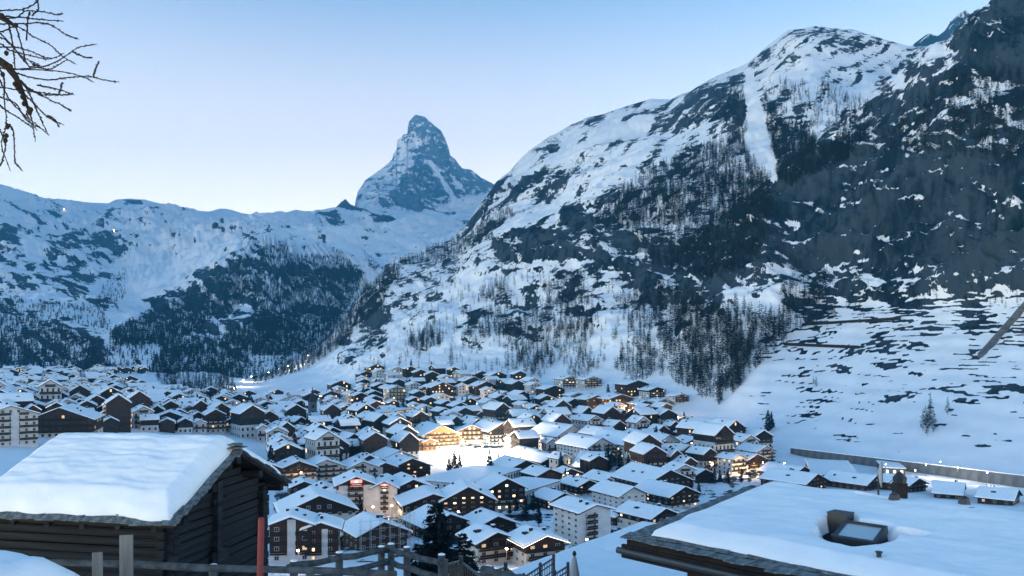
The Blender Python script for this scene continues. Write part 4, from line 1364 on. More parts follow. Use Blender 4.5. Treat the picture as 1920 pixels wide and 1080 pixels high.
# ----------------------------------------------------------------- the rest of the village, from a set of house kinds
KINDS = []
kr = random.Random(5)
for i in range(18):
    sch = [('white', 'dark', 0.55, 'white and dark timber'), ('dark', 'dark', 0.5, 'dark timber'), ('white', 'white', 0.95, 'white plastered'), ('brown', 'brown', 0.5, 'brown timber'), ('white', 'dark', 0.8, 'white dark-gabled'), ('cream', 'brown', 0.65, 'cream and brown')][i % 6]
    size = [('small', 9, 10, 6), ('middling', 12, 14, 8.5), ('large', 15, 17, 11.5)][i // 6]
    w_ = size[1] * kr.uniform(0.92, 1.08)
    lit = kr.choice((0.0, 0.05, 0.11, 0.18))
    pr = house_parts(w_, size[2] * kr.uniform(0.9, 1.15), size[3] * kr.uniform(0.9, 1.1), pitch=kr.uniform(0.38, 0.5), ov=0.8, lower=sch[0], upper=sch[1], split=sch[2], floors=max(2, int(size[3] / 2.8)), lit=lit, bright=0.03 if lit > 0.1 else 0, seed=900 + i, chim=1 + i % 2, thick=0.65, balc='front' if i % 3 else None)
    KINDS.append((pr, max(w_, size[2]), size[0] + ' ' + sch[3] + ' chalet' + (' with lit windows' if lit > 0.1 else ' with dark windows')))
AREAS = [
    ([(505, 905), (522, 815), (430, 775), (432, 750), (560, 742), (690, 718), (830, 705), (965, 700), (1010, 735), (1040, 760), (1250, 775), (1262, 800), (1340, 812), (1440, 850), (1330, 880), (1330, 915), (1140, 905), (1000, 885), (960, 905), (820, 900), (700, 890), (520, 905)], 'in the village centre'),
    ([(0, 702), (190, 692), (215, 712), (300, 738), (425, 742), (432, 792), (260, 795), (200, 782), (190, 760), (100, 745), (0, 765)], 'on the left bank of the village'),
    ([(180, 690), (275, 690), (275, 700), (200, 702)], 'at the edge of the forest'),
    ([(640, 760), (700, 700), (830, 700), (960, 705), (960, 745), (780, 740)], 'on the lower hillside'),
    ([(190, 785), (430, 785), (520, 800), (520, 835), (430, 812), (200, 812)], 'above the barn roof'),
    ([(0, 750), (100, 745), (190, 765), (190, 800), (0, 800)], 'beside the village edge'),
]
OPEN = [[(755, 843), (972, 843), (965, 905), (840, 905), (770, 890)], [(920, 925), (1048, 925), (1048, 1010), (920, 1010)], [(770, 846), (965, 846), (955, 892), (780, 882)], [(1250, 805), (1300, 745), (1335, 800)], [(860, 822), (950, 822), (950, 850), (860, 850)], [(455, 740), (560, 690), (640, 690), (600, 742)], [(575, 800), (598, 800), (598, 780), (575, 780)], [(1200, 712), (1300, 712), (1290, 740), (1200, 735)]]
kk = random.Random(21)
fill = []
for poly, where in AREAS:
    xs = [p[0] for p in poly]; ys = [p[1] for p in poly]
    for tr in range(3200):
        x, y = kk.uniform(min(xs), max(xs)), kk.uniform(min(ys), max(ys))
        if inpoly(np.array([x]), np.array([y]), poly)[0] < 0.5: continue
        if any(inpoly(np.array([x]), np.array([y]), q)[0] > 0.5 for q in OPEN): continue
        p = ground_px(x, y)
        ki = kk.randrange(18)
        if p.y > 700 and ki < 6 and kk.random() < 0.5: ki += 6
        rad = KINDS[ki][1] * 0.50
        gap = np.interp(p.y, [300, 500, 700, 1000, 1400], [0.8, 1.4, 2.8, 6.5, 10.0])
        if any((p.x - a)**2 + (p.y - b)**2 < (rad + c + gap)**2 for a, b, c in HOUSES): continue
        HOUSES.append((p.x, p.y, rad))
        fill.append((p, ki, where, y))
fill.sort(key=lambda q: q[0].y)
MAXF = 300 - N_HERO
extra = fill[MAXF:]

print('HOUSES hero', N_HERO, 'fill', len(fill))
for p, ki, where, y in fill[:MAXF]:
    pr, _, desc = KINDS[ki]
    rot = kk.choice((26, 26, 30, 18, 36, 30, 22, -62))
    rot += kk.uniform(-7, 7)
    near = min(LAND, key=lambda q: (q[0] - p.x)**2 + (q[1] - p.y)**2)
    dist = math.hypot(near[0] - p.x, near[1] - p.y)
    if dist < 75:
        rel = 'behind' if p.y > near[1] + 8 else 'beside' if p.y > near[1] - 8 else 'in front of'
        ph = rel + ' ' + near[2]
    else:
        ph = where
    s_ = kk.uniform(0.92, 1.12)
    if len((desc + ' ' + ph).split()) > 16: desc = desc.split(' with ')[0]
    assemble('chalet', pr, (p.x, p.y, p.z - 0.2), R(rot), desc + ' ' + ph, 'house', 'houses: ' + desc + ' ' + ph, (s_ * 0.92, s_ * 0.92, s_ * kk.uniform(1.05, 1.55)))
if extra:
    Vs, Fs, ms, off = [], [], [], 0
    mm = MB()
    mats = [M_dark, M_plaster, M_snow, M_lit, M_slate, M_glass]
    for p, ki, where, y in extra:
        w_, d_, h_ = kk.uniform(10, 14), kk.uniform(11, 15), kk.uniform(6, 9)
        a = R(kk.choice((26, 30, 20, -60)) + kk.uniform(-8, 8))
        q = MB()
        pk = h_ + w_ * 0.21
        q.prism([(-w_ / 2, -2), (w_ / 2, -2), (w_ / 2, h_), (0, pk), (-w_ / 2, h_)], -d_ / 2, d_ / 2, kk.choice((0, 0, 1)))
        X = w_ / 2 + 1.1
        q.prism([(-X, h_ - 0.5), (0, pk), (X, h_ - 0.5), (X, h_ + 0.3), (0, pk + 0.8), (-X, h_ + 0.3)], -d_ / 2 - 1, d_ / 2 + 1, 2)
        q.prism([(-X, h_ - 0.62), (0, pk - 0.12), (X, h_ - 0.62), (X, h_ - 0.5), (0, pk), (-X, h_ - 0.5)], -d_ / 2 - 1.05, d_ / 2 + 1.05, 4)
        for fx in (-0.3, 0.0, 0.3):
            for fz in (0.15, 0.55, 0.88):
                q.box(fx * w_ - 0.7, fx * w_ + 0.7, -d_ / 2 - 0.06, -d_ / 2 - 0.02, h_ * fz, h_ * fz + 1.3, 3 if kk.random() < 0.16 else 5)
        c, s_ = math.cos(a), math.sin(a)
        mm.add([(p.x + v[0] * c - v[1] * s_, p.y + v[0] * s_ + v[1] * c, p.z + v[2]) for v in q.v], [], 0)
        o_ = len(mm.v) - len(q.v)
        mm.f += [tuple(i + o_ for i in f) for f in q.f]
        mm.m += q.m
    tag(mm.obj('distant_houses', mats), 'small snow-roofed houses crowding the far end of the village', 'houses', kind='stuff')

# church tower with its spire
p = ground_px(586, 797)
root = empty('church_tower', p, R(24))
tb = MB().box(-3, 3, -3, 3, -2, 19)
tb.obj('tower_wall', M_conc, root)
sp = MB()
sp.add([(-3.4, -3.4, 19), (3.4, -3.4, 19), (3.4, 3.4, 19), (-3.4, 3.4, 19), (-1.3, -1.3, 23), (1.3, -1.3, 23), (1.3, 1.3, 23), (-1.3, 1.3, 23), (0, 0, 32)],
       [(0, 1, 5, 4), (1, 2, 6, 5), (2, 3, 7, 6), (3, 0, 4, 7), (4, 5, 8), (5, 6, 8), (6, 7, 8), (7, 4, 8), (3, 2, 1, 0)])
sp.obj('spire', M_slate, root)
for a in range(4):
    q = MB()
    for zz in (9, 14):
        q.add([(-0.8, -3.05, zz), (0.8, -3.05, zz), (0.8, -3.05, zz + 2.4), (0, -3.05, zz + 3.0), (-0.8, -3.05, zz + 2.4)], [(0, 1, 2, 3, 4)])
    oo = q.obj('belfry_opening', M_glass, root)
    oo.rotation_euler = (0, 0, a * math.pi / 2)
tag(root, 'stone church tower with a dark pointed spire in the old village', 'church tower')
# ================================================================= village lamps, trees, wall
def lamp(px_, py_, hgt, power, label, name='street_lamp', col=(1.0, 0.70, 0.38), big=0.22, group=None):
    p = ground_px(px_, py_)
    root = empty(name, p)
    MB().tube([(0, 0, -0.5), (0, 0, hgt)], [0.09, 0.06], 6).obj('pole', M_metal, root)
    hb = MB()
    hb.tube([(0, 0, hgt), (0, -0.5, hgt + 0.15)], 0.05, 6)
    hb.obj('arm', M_metal, root)
    lb = MB().tube([(0, -0.55, hgt - big * 0.5), (0, -0.55, hgt + big * 0.1), (0, -0.55, hgt + big * 0.5)], [big * 0.6, big, big * 0.5], 8)
    lb.obj('lamp_head', M_lamp, root)
    ld = bpy.data.lights.new('lamp_light', 'POINT')
    ld.energy = power
    ld.color = col
    ld.shadow_soft_size = 0.3
    lo_ = bpy.data.objects.new('lamp_light', ld)
    COL.objects.link(lo_)
    lo_.parent = root
    lo_.location = (0, -0.9, hgt - big - 0.4)
    return tag(root, label, 'lamp', group)


for i, (x, y) in enumerate(((439, 737), (458, 722), (474, 713), (505, 704), (524, 698), (543, 692), (562, 683), (580, 672))):
    lamp(x, y + 3, 8, 9000 if i < 7 else 3000, 'floodlight on a pole beside the lit ski piste', 'piste_light', (1.0, 0.78, 0.5), 0.55, 'floodlights along the ski piste')
for (x, y, pw) in ((868, 850, 12500), (893, 846, 16000), (915, 848, 16000), (938, 852, 13500), (905, 862, 12500), (880, 868, 8000), (845, 866, 5000), (925, 874, 12000)):
    lamp(x, y, 9, pw * 1.5, 'tall floodlight mast at the glowing ice rink square', 'floodlight_mast', (1.0, 0.80, 0.55), 0.5, 'floodlight masts at the rink')
SL = [(1128, 775, 1500), (1167, 776, 1800), (1179, 780, 2600), (1217, 780, 1500), (1257, 786, 1800), (881, 756, 2600), (934, 788, 1500), (1131, 916, 700), (1284, 800, 1200), (1064, 905, 500), (1310, 872, 2500), (1335, 885, 900), (1400, 893, 1200), (1430, 884, 900), (1470, 885, 700),
      (565, 905, 300), (605, 895, 250), (655, 880, 300), (545, 840, 400), (700, 975, 350), (735, 972, 450), (780, 966, 250), (860, 985, 350), (665, 848, 400), (640, 785, 700), (690, 800, 900), (725, 775, 1200), (760, 815, 800), (660, 760, 700), (590, 750, 600), (980, 800, 700), (1010, 815, 600), (1090, 812, 600), (1160, 805, 700), (1230, 800, 700), (1265, 840, 700),
      (172, 800, 2200), (95, 800, 600), (265, 698, 2600), (210, 725, 500), (60, 730, 500), (140, 735, 500), (20, 715, 500), (330, 770, 500), (390, 765, 600), (420, 780, 500), (290, 785, 500), (350, 800, 300), (960, 930, 350), (1080, 885, 350), (1190, 895, 350), (1100, 1045, 120), (950, 1066, 160), (560, 1070, 160)]
for (x, y, pw) in SL:
    ph = by_landmark(ground_px(x, y), 'between the far village houses' if x > 430 else 'among the houses above the barn')
    lamp(x, y, 5, pw * 2.2, 'warm street lamp glowing ' + ph, 'street_lamp', (1.0, 0.60, 0.28), 0.36, 'street lamps ' + ph)
for (x, y) in ((1735, 896), (1762, 890), (1795, 902), (1715, 908), (1850, 912), (1660, 895)):
    lamp(x, y, 7, 900, 'pale lamp lighting the railway yard before the concrete wall', 'yard_lamp', (1.0, 0.85, 0.65), 0.28, 'lamps in the railway yard')
for (px_, py_) in ((122, 396), (222, 436)):
    p = ground_left(px_, py_)
    root = empty('piste_groomer_light', p)
    MB().tube([(0, 0, -2), (0, 0, 10)], 0.4, 6).obj('mast', M_metal, root)
    MB().tube([(0, -1, 9), (0, -1, 11.5), (0, -1, 14)], [1.2, 1.6, 1.2], 8).obj('lamp_head', M_lamp, root)
    tag(root, 'tiny bright light far up the snowy slope' + (' near the skyline' if py_ < 400 else ' above the bowl'), 'light')

# conifers and larches standing between the houses
VT = [(985, 975, 42, 'big dark spruce beside the white apartment block'), (1010, 985, 40, 'wide dark spruce in front of the white apartment block'), (1000, 960, 36, None), (968, 958, 30, None), (955, 965, 26, None), (1075, 925, 34, 'tall slim spruce behind the white hall'), (1060, 905, 26, None), (650, 930, 34, None), (675, 975, 44, 'dark spruce in front of the hotel with the red sign'),
      (685, 985, 30, None), (852, 885, 40, 'bare dark conifer standing before the floodlit rink'), (862, 888, 34, None), (842, 886, 28, None), (918, 890, 44, 'dark conifer silhouetted against the floodlights'), (935, 880, 34, None), (668, 832, 28, None), (715, 838, 34, None), (690, 862, 40, None), (700, 868, 44, None), (660, 868, 34, None), (510, 845, 20, None), (525, 842, 24, None),
      (1390, 906, 26, None), (1350, 905, 24, None), (1365, 908, 28, None), (1330, 902, 26, None), (1340, 908, 28, None), (1405, 905, 20, None), (1440, 812, 40, None), (1446, 806, 32, None), (1295, 925, 30, None), (1310, 930, 26, None), (520, 960, 26, None), (535, 975, 40, 'dark spruce squeezed between the barn and the brown house'), (770, 985, 30, None), (620, 800, 22, None), (745, 770, 18, None), (940, 760, 22, None), (990, 760, 24, None), (1000, 770, 20, None), (885, 790, 20, None), (862, 778, 22, None),
      (370, 770, 30, None), (385, 775, 28, None), (300, 790, 22, None), (345, 790, 26, None), (240, 770, 20, None), (160, 770, 22, None), (815, 692, 14, None), (850, 690, 34, 'bare larch standing on the open snow above the hillside hotel'), (740, 718, 14, None), (780, 690, 16, None), (925, 760, 16, None), (1140, 745, 24, None), (1170, 760, 20, None), (1215, 748, 18, None), (1265, 940, 26, None), (1490, 905, 14, None), (1462, 900, 18, None)]
for (x, y, hp, lab) in VT:
    p = ground_px(x, y)
    bare = lab is not None and 'bare larch' in lab
    place_tree('larch_tree' if bare else 'spruce_tree', TREE_MESH if bare else CON_MESH, p, hp / F * p.y * 1.15, lab or 'dark spruce ' + by_landmark(p, 'growing between the far village houses'), None if lab else 'spruces ' + by_landmark(p, 'between the far houses'), 1.35)

vt = random.Random(77)
nsp = 0
while nsp < 90:
    x, y = vt.uniform(440, 1330), vt.uniform(715, 930)
    if inpoly(np.array([x]), np.array([y]), AREAS[0][0])[0] < 0.5 or any(inpoly(np.array([x]), np.array([y]), q_)[0] > 0.5 for q_ in OPEN): continue
    p = ground_px(x, y)
    if any((p.x - a)**2 + (p.y - b_)**2 < (c_ * 0.95)**2 for a, b_, c_ in HOUSES): continue
    nsp += 1
    ph = by_landmark(p, 'growing between the far village houses')
    place_tree('spruce_tree', CON_MESH, p, vt.uniform(8, 17), 'dark spruce ' + ph, 'spruces ' + (ph if 'far' not in ph else 'between the far houses'), vt.uniform(1.1, 1.5))

# concrete retaining wall along the railway: panels, coping with snow
A, B = at(1482, 853, 545), at(2150, 950, 372)
A.z = B.z = -72.5
L = (B - A).length
dirv = (B - A).normalized()
root = empty('retaining_wall', A, math.atan2(dirv.y, dirv.x))
npan = 34
pl = L / npan
pm = [MB().box(0.03, pl - 0.03, 0, 0.5, 0, 1).mesh('wall_panel', M_conc), MB().box(0.05, pl - 0.05, 0.06, 0.5, 0, 1).mesh('wall_panel', M_conc)]
for i in range(npan):
    o = link('panel', pm[i % 2], root)
    o.location = (i * pl, 0, 0)
    o.scale = (1, 1, np.interp(i, [0, 33], [4.4, 7.4]))
for a, b_, z0, z1 in ((0, 34, 4.42, 7.5),):
    cb = MB()
    x0, x1 = a * pl, b_ * pl
    cb.add([(x0, -0.35, z0), (x1, -0.35, z1), (x1, 1.2, z1), (x0, 1.2, z0), (x0, -0.35, z0 + 0.5), (x1, -0.35, z1 + 0.5), (x1, 1.2, z1 + 0.5), (x0, 1.2, z0 + 0.5)], [(0, 3, 2, 1), (4, 5, 6, 7), (0, 1, 5, 4), (1, 2, 6, 5), (2, 3, 7, 6), (3, 0, 4, 7)])
    cb.obj('snow_coping', M_snow, root)
tag(root, 'long concrete retaining wall beside the railway at the foot of the snow slope', 'wall')
# snow shed roofs on the terraces
for (x0, y0, x1, y1, lab) in ((1505, 611, 1690, 600, 'long timber avalanche fence high on the terraced slope'), (1470, 648, 1612, 654, 'lower timber avalanche fence on the terraced slope')):
    n = 14
    root = empty('avalanche_fence', ground_px(x0, y0))
    for i in range(n):
        a = ground_px(x0 + (x1 - x0) * i / n, y0 + (y1 - y0) * i / n) - root.location
        b_ = ground_px(x0 + (x1 - x0) * (i + 1) / n, y0 + (y1 - y0) * (i + 1) / n) - root.location
        q = MB()
        up = Vector((0, -1.2, 2.6))
        q.add([a, b_, b_ + up, a + up, a + Vector((0, 0.4, 0)), b_ + Vector((0, 0.4, 0)), b_ + up + Vector((0, 0.4, 0)), a + up + Vector((0, 0.4, 0))], [(0, 1, 2, 3), (7, 6, 5, 4), (0, 4, 5, 1), (3, 2, 6, 7), (0, 3, 7, 4), (1, 5, 6, 2)])
        q.obj('rack', M_dark, root)
    tag(root, lab, 'fence')
# grey channel coming down the slope
root = empty('concrete_channel', ground_px(1850, 664))
prev = None
for i in range(9):
    f_ = i / 8
    p = ground_px(1850 + 95 * f_, 664 - 105 * f_) + Vector((0, 0, 0.6)) - root.location
    if prev is not None:
        q = MB()
        s_ = Vector((7.0, 2.0, 0))
        q.add([prev - s_, prev + s_, p + s_, p - s_] + [v - Vector((0, 0, 3)) for v in (prev - s_, prev + s_, p + s_, p - s_)], [(0, 1, 2, 3), (7, 6, 5, 4), (0, 4, 5, 1), (1, 5, 6, 2), (2, 6, 7, 3), (3, 7, 4, 0)])
        q.obj('slab', M_conc, root)
    prev = p
tag(root, 'grey concrete channel slanting down the terraced snow slope', 'channel')
# scaffolding round the unfinished house
hx = [o for o in bpy.data.objects if o.get('label', '').startswith('unfinished house')][0]
root = empty('scaffolding', hx.location, hx.rotation_euler[2])
hw, hd = 7.5, 7.5
pole = MB().tube([(0, 0, -2), (0, 0, 10)], 0.06, 5).mesh('scaffold_pole', M_frame)
ledg = MB().tube([(-0.5, 0, 0), (0.5, 0, 0)], 0.05, 5).mesh('scaffold_ledger', M_frame)
for s_ in (-1, 1):
    for i in range(6):
        o = link('pole', pole, root); o.location = (-hw + 3 * i, -hd - 1.4 if s_ < 0 else -hd - 2.4, 0)
        o = link('pole', pole, root); o.location = (hw + (1.4 if s_ < 0 else 2.4), -hd + 3 * i, 0)
for z in (1.5, 4, 6.5, 9):
    o = link('ledger', ledg, root); o.location = (0, -hd - 1.5, z); o.scale = (16, 1, 1)
    o = link('ledger', ledg, root); o.location = (hw + 1.5, 0, z); o.scale = (16, 1, 1); o.rotation_euler = (0, 0, math.pi / 2)
tag(root, 'thin pale scaffolding poles wrapped round the unfinished house', 'scaffolding')

# ================================================================= foreground
M_fsnow = snow_mat('near_snow', 1.6, 0.22)
M_old = boards('weathered_logs', (0.006, 0.008, 0.010), (0.034, 0.037, 0.041))
M_stone = simple('stone_slate', (0.13, 0.15, 0.16), 0.75, 0.55, (3, 3, 3), bump=0.2)
M_rail = simple('round_rail', (0.065, 0.074, 0.08), 0.9, 0.45, (6, 6, 6), bump=0.5)
M_red = simple('red_paint', (0.16, 0.035, 0.04), 0.6, 0.2, (4, 4, 1))
M_plank = boards('grey_plank', (0.12, 0.12, 0.115), (0.22, 0.22, 0.21), vertical=True)
rb = random.Random(3)


def snow_sheet(name, fn, nu, nv, thick_fn, mat, parent):
    """blanket over a parametric surface fn(u, v) -> point; thick_fn gives its depth; closed with a skirt"""
    U, Vv = np.meshgrid(np.linspace(0, 1, nu), np.linspace(0, 1, nv), indexing='ij')
    base = fn(U, Vv)
    top = base.copy()
    top[..., 2] += thick_fn(U, Vv, base)
    idx = np.arange(nu * nv).reshape(nu, nv)
    rim = np.concatenate([idx[:-1, 0], idx[-1, :-1], idx[:0:-1, -1], idx[0, :0:-1]])
    V = np.vstack([top.reshape(-1, 3), base.reshape(-1, 3)[rim]])
    o_ = nu * nv
    k = len(rim)
    sk_ = np.array([(rim[i], rim[(i + 1) % k], o_ + (i + 1) % k, o_ + i) for i in range(k)])
    return link(name, mesh_np(name, V, np.vstack([grid_faces(nu, nv), sk_])), parent, mat)


# ---- old timber barn: front gable faces right, the long side faces us
BT = math.atan2(0.98, 0.2)
barn = empty('timber_barn', (-6.83, 21.3, -8.2), BT)
EZ, HW, BL, BP = 4.35, 2.25, 4.9, 0.46     # eave height above its base, half width, length, pitch
gy0 = 0.55                                  # gable wall plane (front roof edge is at y = 0)
mb = MB()
mb.prism([(-HW + 0.16, 0), (HW - 0.16, 0), (HW - 0.16, EZ - 0.05), (0, EZ + HW * BP - 0.15), (-HW + 0.16, EZ - 0.05)], gy0 + 0.16, BL)
mb.obj('inner_wall', M_old, barn)
nlog = 22
lh = EZ / nlog
logm = [MB().box(-0.5, 0.5, -0.10, 0.10, 0.006, lh - 0.010 - 0.004 * k).mesh('barn_plank', M_old) for k in range(3)]
for i in range(nlog):
    o = link('plank', rb.choice(logm), barn)     # long side
    o.rotation_euler = (rb.uniform(-0.05, 0.05), 0, math.pi / 2)
    o.location = (-HW + 0.06 + rb.uniform(-0.025, 0.025), gy0 - 0.25 + BL / 2, i * lh)
    o.scale = (BL + rb.uniform(-0.1, 0.2), 1, 1)
for i in range(nlog + 6):
    z = i * lh
    half = HW + 0.2 if z + lh < EZ else (EZ + HW * BP - z - lh) / BP
    if half < 0.15: continue
    o = link('plank', rb.choice(logm), barn)     # gable end
    o.location = (rb.uniform(-0.03, 0.03), gy0 + rb.uniform(-0.03, 0.03), z)
    o.rotation_euler = (rb.uniform(-0.05, 0.05), rb.uniform(-0.006, 0.006), 0)
    o.scale = (2 * half, 1, 1)
for (x, z0, z1) in ((-0.35, 2.6, 4.75), (-HW + 0.02, 0, EZ - 0.1), (HW - 0.3, 0, EZ - 0.1), (-1.55, 0.0, 2.2)):
    MB().box(x - 0.11, x + 0.11, gy0 - 0.26, gy0 - 0.1, z0, z1).obj('brace_post', M_old, barn)
MB().box(-0.62, 0.12, gy0 - 0.22, gy0 - 0.12, 2.75, 3.05).obj('cross_block', M_old, barn)
MB().box(-0.55, 0.10, gy0 - 0.22, gy0 - 0.12, 4.15, 4.32).obj('cross_block', M_old, barn)
for x in (-HW - 0.05, -HW / 2, 0, HW / 2, HW + 0.05):
    z = EZ + (HW - abs(x)) * BP
    MB().box(x - 0.09, x + 0.09, -0.02, BL, z - 0.24, z - 0.06).obj('purlin', M_old, barn)
ROV = 0.5
X = HW + ROV
mb = MB()
mb.prism([(-X, EZ - ROV * BP), (0, EZ + HW * BP), (X, EZ - ROV * BP), (X, EZ - ROV * BP + 0.07), (0, EZ + HW * BP + 0.07), (-X, EZ - ROV * BP + 0.07)], 0.0, BL + 0.5)
rof = mb.obj('roof', M_dark, barn)
for k in range(6):
    y = 0.5 + k * 0.9
    MB().add([(-X + 0.02, y - 0.06, EZ - ROV * BP - 0.12), (-X + 0.02, y + 0.06, EZ - ROV * BP - 0.12), (-X + 0.02, y + 0.06, EZ - ROV * BP + 0.0), (-X + 0.02, y - 0.06, EZ - ROV * BP + 0.0), (-HW, y - 0.06, EZ - 0.14), (-HW, y + 0.06, EZ - 0.14), (-HW, y + 0.06, EZ + 0.0), (-HW, y - 0.06, EZ + 0.0)],
             [(0, 3, 2, 1), (4, 5, 6, 7), (0, 1, 5, 4), (1, 2, 6, 5), (2, 3, 7, 6), (3, 0, 4, 7)]).obj('rafter_end', M_old, barn)


def slab_mesh(k):
    r_ = random.Random(60 + k)
    pts = []
    for (x, y) in ((-0.5, -0.5), (-0.05, -0.52), (0.5, -0.5), (0.52, 0.05), (0.5, 0.5), (-0.5, 0.5)):
        pts.append((x + r_.uniform(-0.09, 0.09), y + r_.uniform(-0.09, 0.09)))
    n = len(pts)
    V = [(x, y, 0) for x, y in pts] + [(x * 0.97, y * 0.97, 0.026) for x, y in pts]
    q = MB().add(V, [tuple(range(n))[::-1], tuple(range(n, 2 * n))] + [(i, (i + 1) % n, (i + 1) % n + n, i + n) for i in range(n)])
    return q.mesh('stone_slate', M_stone)


SLABS = [slab_mesh(k) for k in range(6)]


def slate(parent, loc, rx, ry, rz, s_):
    o = link('slate', rb.choice(SLABS), parent)
    o.location = loc
    o.rotation_euler = (rx + rb.uniform(-0.04, 0.04), ry + rb.uniform(-0.04, 0.04), rz + rb.uniform(-0.2, 0.2))
    o.scale = (s_ * rb.uniform(0.9, 1.2), s_ * rb.uniform(0.9, 1.2), 1)


an = math.atan(BP)
for k in range(16):                                     # eave towards us, two courses
    y = 0.12 + k * 0.34
    slate(rof, (-X + 0.12, y, EZ - ROV * BP + 0.10 + 0.12 * BP), 0, -an, 0, 0.42)
    slate(rof, (-X + 0.38, y + 0.17, EZ - ROV * BP + 0.13 + 0.38 * BP), 0, -an, 0, 0.42)
for s_ in (-1, 1):
    for k in range(9):                                  # both verges of the gable
        x = X - 0.2 - k * 0.30
        slate(rof, (s_ * x, 0.10, EZ + (HW - x) * BP + 0.10), 0, s_ * an, 0, 0.42)
for k in range(11):
    slate(rof, (X - 0.12, 0.12 + k * 0.46, EZ - ROV * BP + 0.10 + 0.12 * BP), 0, an, 0, 0.44)
slate(rof, (0, 0.12, EZ + HW * BP + 0.16), 0, 0, 0, 0.5)
slate(rof, (0.02, 0.14, EZ + HW * BP + 0.23), 0, 0, 0.3, 0.34)


def barn_surf(u, v):
    x = (u * 2 - 1) * (X - 0.10)
    edge = 0.12 + 0.10 * noise3(np.stack([x * 0.8, 0 * x, 0 * x + 3], -1))
    y = edge + v * (BL + 0.4 - edge)
    x = x + np.where(u < 0.01, -0.02 + 0.16 * noise3(np.stack([y * 0.9, 0 * y, 0 * y], -1)), 0)
    z = EZ + HW * BP + 0.14 - np.sqrt(x * x + 0.09) * BP
    return np.stack([x, y, z], -1)


def barn_thick(u, v, b_):
    e = np.minimum(np.minimum(u, 1 - u) * 2 * X, np.minimum(v, 1 - v) * BL)
    rnd = np.sqrt(np.clip(e / 0.34, 0, 1)) * 0.85 + 0.15
    n = fbm(np.stack([b_[..., 0] / 1.1, b_[..., 1] / 2.0, 0 * u], -1), 4)
    rip = fbm(np.stack([b_[..., 0] / 0.22, b_[..., 1] / 0.9, 0 * u + 4], -1), 3)
    return (0.44 + 0.07 * n) * rnd + 0.06 * rip * np.clip(e / 0.5, 0, 1)


snow_sheet('snow_cover', barn_surf, 110, 90, barn_thick, M_fsnow, rof)
tag(barn, 'old weathered log barn with a thick snow blanket on its slate roof', 'barn')

# ---- the big snow-covered roof below us on the other side
RC = Vector((2.43, 18.06, -4.2))
rd = Vector((0.69, -0.72, 0)).normalized()      # along the eave
rp_ = Vector((0.72, 0.69, 0)).normalized()      # up the slope
RS, RW_, RL = 0.10, 4.7, 13.0
big = empty('stone_roofed_house', (RC.x, RC.y, RC.z - 6), math.atan2(rd.y, rd.x))
# local frame: x along the eave, y up the slope, z up (origin 6 m under the eave corner)


def rz(y):
    return 6 + (y * RS if y < RW_ else RW_ * RS - (y - RW_) * 0.35)


mb = MB()
mb.box(0.9, RL, 0.9, 2 * RW_ - 1, -2, 5.55)
mb.obj('wall', M_brown, big)
mb = MB()
prof = [(-0.0, 6.0), (RW_, 6 + RW_ * RS), (2 * RW_, rz(2 * RW_)), (2 * RW_, rz(2 * RW_) - 0.16), (RW_, 6 + RW_ * RS - 0.16), (0.0, 5.84)]
V = [(0, y, z) for y, z in prof] + [(RL, y, z) for y, z in prof]
n = len(prof)
mb.add(V, [tuple(range(n)), tuple(range(2 * n - 1, n - 1, -1))] + [(i, i + n, (i + 1) % n + n, (i + 1) % n) for i in range(n)])
roof = mb.obj('roof', M_dark, big)
MB().box(-0.1, RL, -0.06, 0.02, 5.62, 5.9).obj('fascia', M_dark, roof)
MB().tube([(-0.15, -0.12, 5.78), (RL, -0.12, 5.78)], 0.07, 8).obj('gutter', M_metal, roof)
for k in range(26):
    MB().box(0.3 + k * 0.5, 0.42 + k * 0.5, 0.03, 0.85, 5.62, 5.82).obj('rafter', M_dark, roof)
for k in range(30):
    slate(roof, (0.1 + k * 0.43, 0.17, 6.05), RS, 0, 0, 0.50)
    slate(roof, (0.3 + k * 0.43, 0.42, 6.11), RS, 0, 0, 0.46)
for k in range(12):
    slate(roof, (0.14, 0.25 + k * 0.40, 6.06 + k * 0.4 * RS), RS, 0, 0, 0.46)
    slate(roof, (0.42, 0.40 + k * 0.40, 6.10 + k * 0.4 * RS), RS, 0, 0, 0.44)
HOLE = []   # (x, y, rx, ry) bare spots around roof fittings


def roof_local(px_, py_, lift):
    """local roof point seen at a pixel, 'lift' metres above the roof plane"""
    d_ = at(px_, py_, 1.0)
    nrm_ = Vector((0, 0, 1)) - rp_ * RS
    q = RC + Vector((0, 0, lift))
    t_ = q.dot(nrm_) / d_.dot(nrm_)
    P_ = d_ * t_ - RC
    return P_.dot(rd), P_.dot(rp_)


sx, sy = roof_local(1612, 1012, 0.12)
ccx, ccy = roof_local(1576, 988, 0.1)
HOLE += [(sx + 0.05, sy - 0.16, 0.72, 0.80), (ccx + 0.10, ccy - 0.30, 0.34, 0.50), (sx + 0.75, sy + 0.30, 0.42, 0.22)]
hx1, hy1 = roof_local(1655, 955, 0.05)
HOLE.append((hx1, hy1, 0.62, 0.20))


def roof_surf(u, v):
    x = 0.36 + u * (RL - 0.36)
    y = 0.28 + v * (2 * RW_ - 0.4)
    x = x + np.where(u < 0.004, 0.22 * noise3(np.stack([y * 0.8, 0 * y, 0 * y + 1], -1)), 0)
    y = y + np.where(v < 0.004, 0.14 * noise3(np.stack([x * 1.1, 0 * x, 0 * x + 8], -1)), 0)
    z = np.where(y < RW_, 6 + y * RS, 6 + RW_ * RS - (y - RW_) * 0.35)
    z = np.minimum(z, 6 + RW_ * RS - np.sqrt((y - RW_)**2 + 0.3) * 0.12 + 0.06 + (RW_ - y) * 0.02)
    return np.stack([x, y, z], -1)


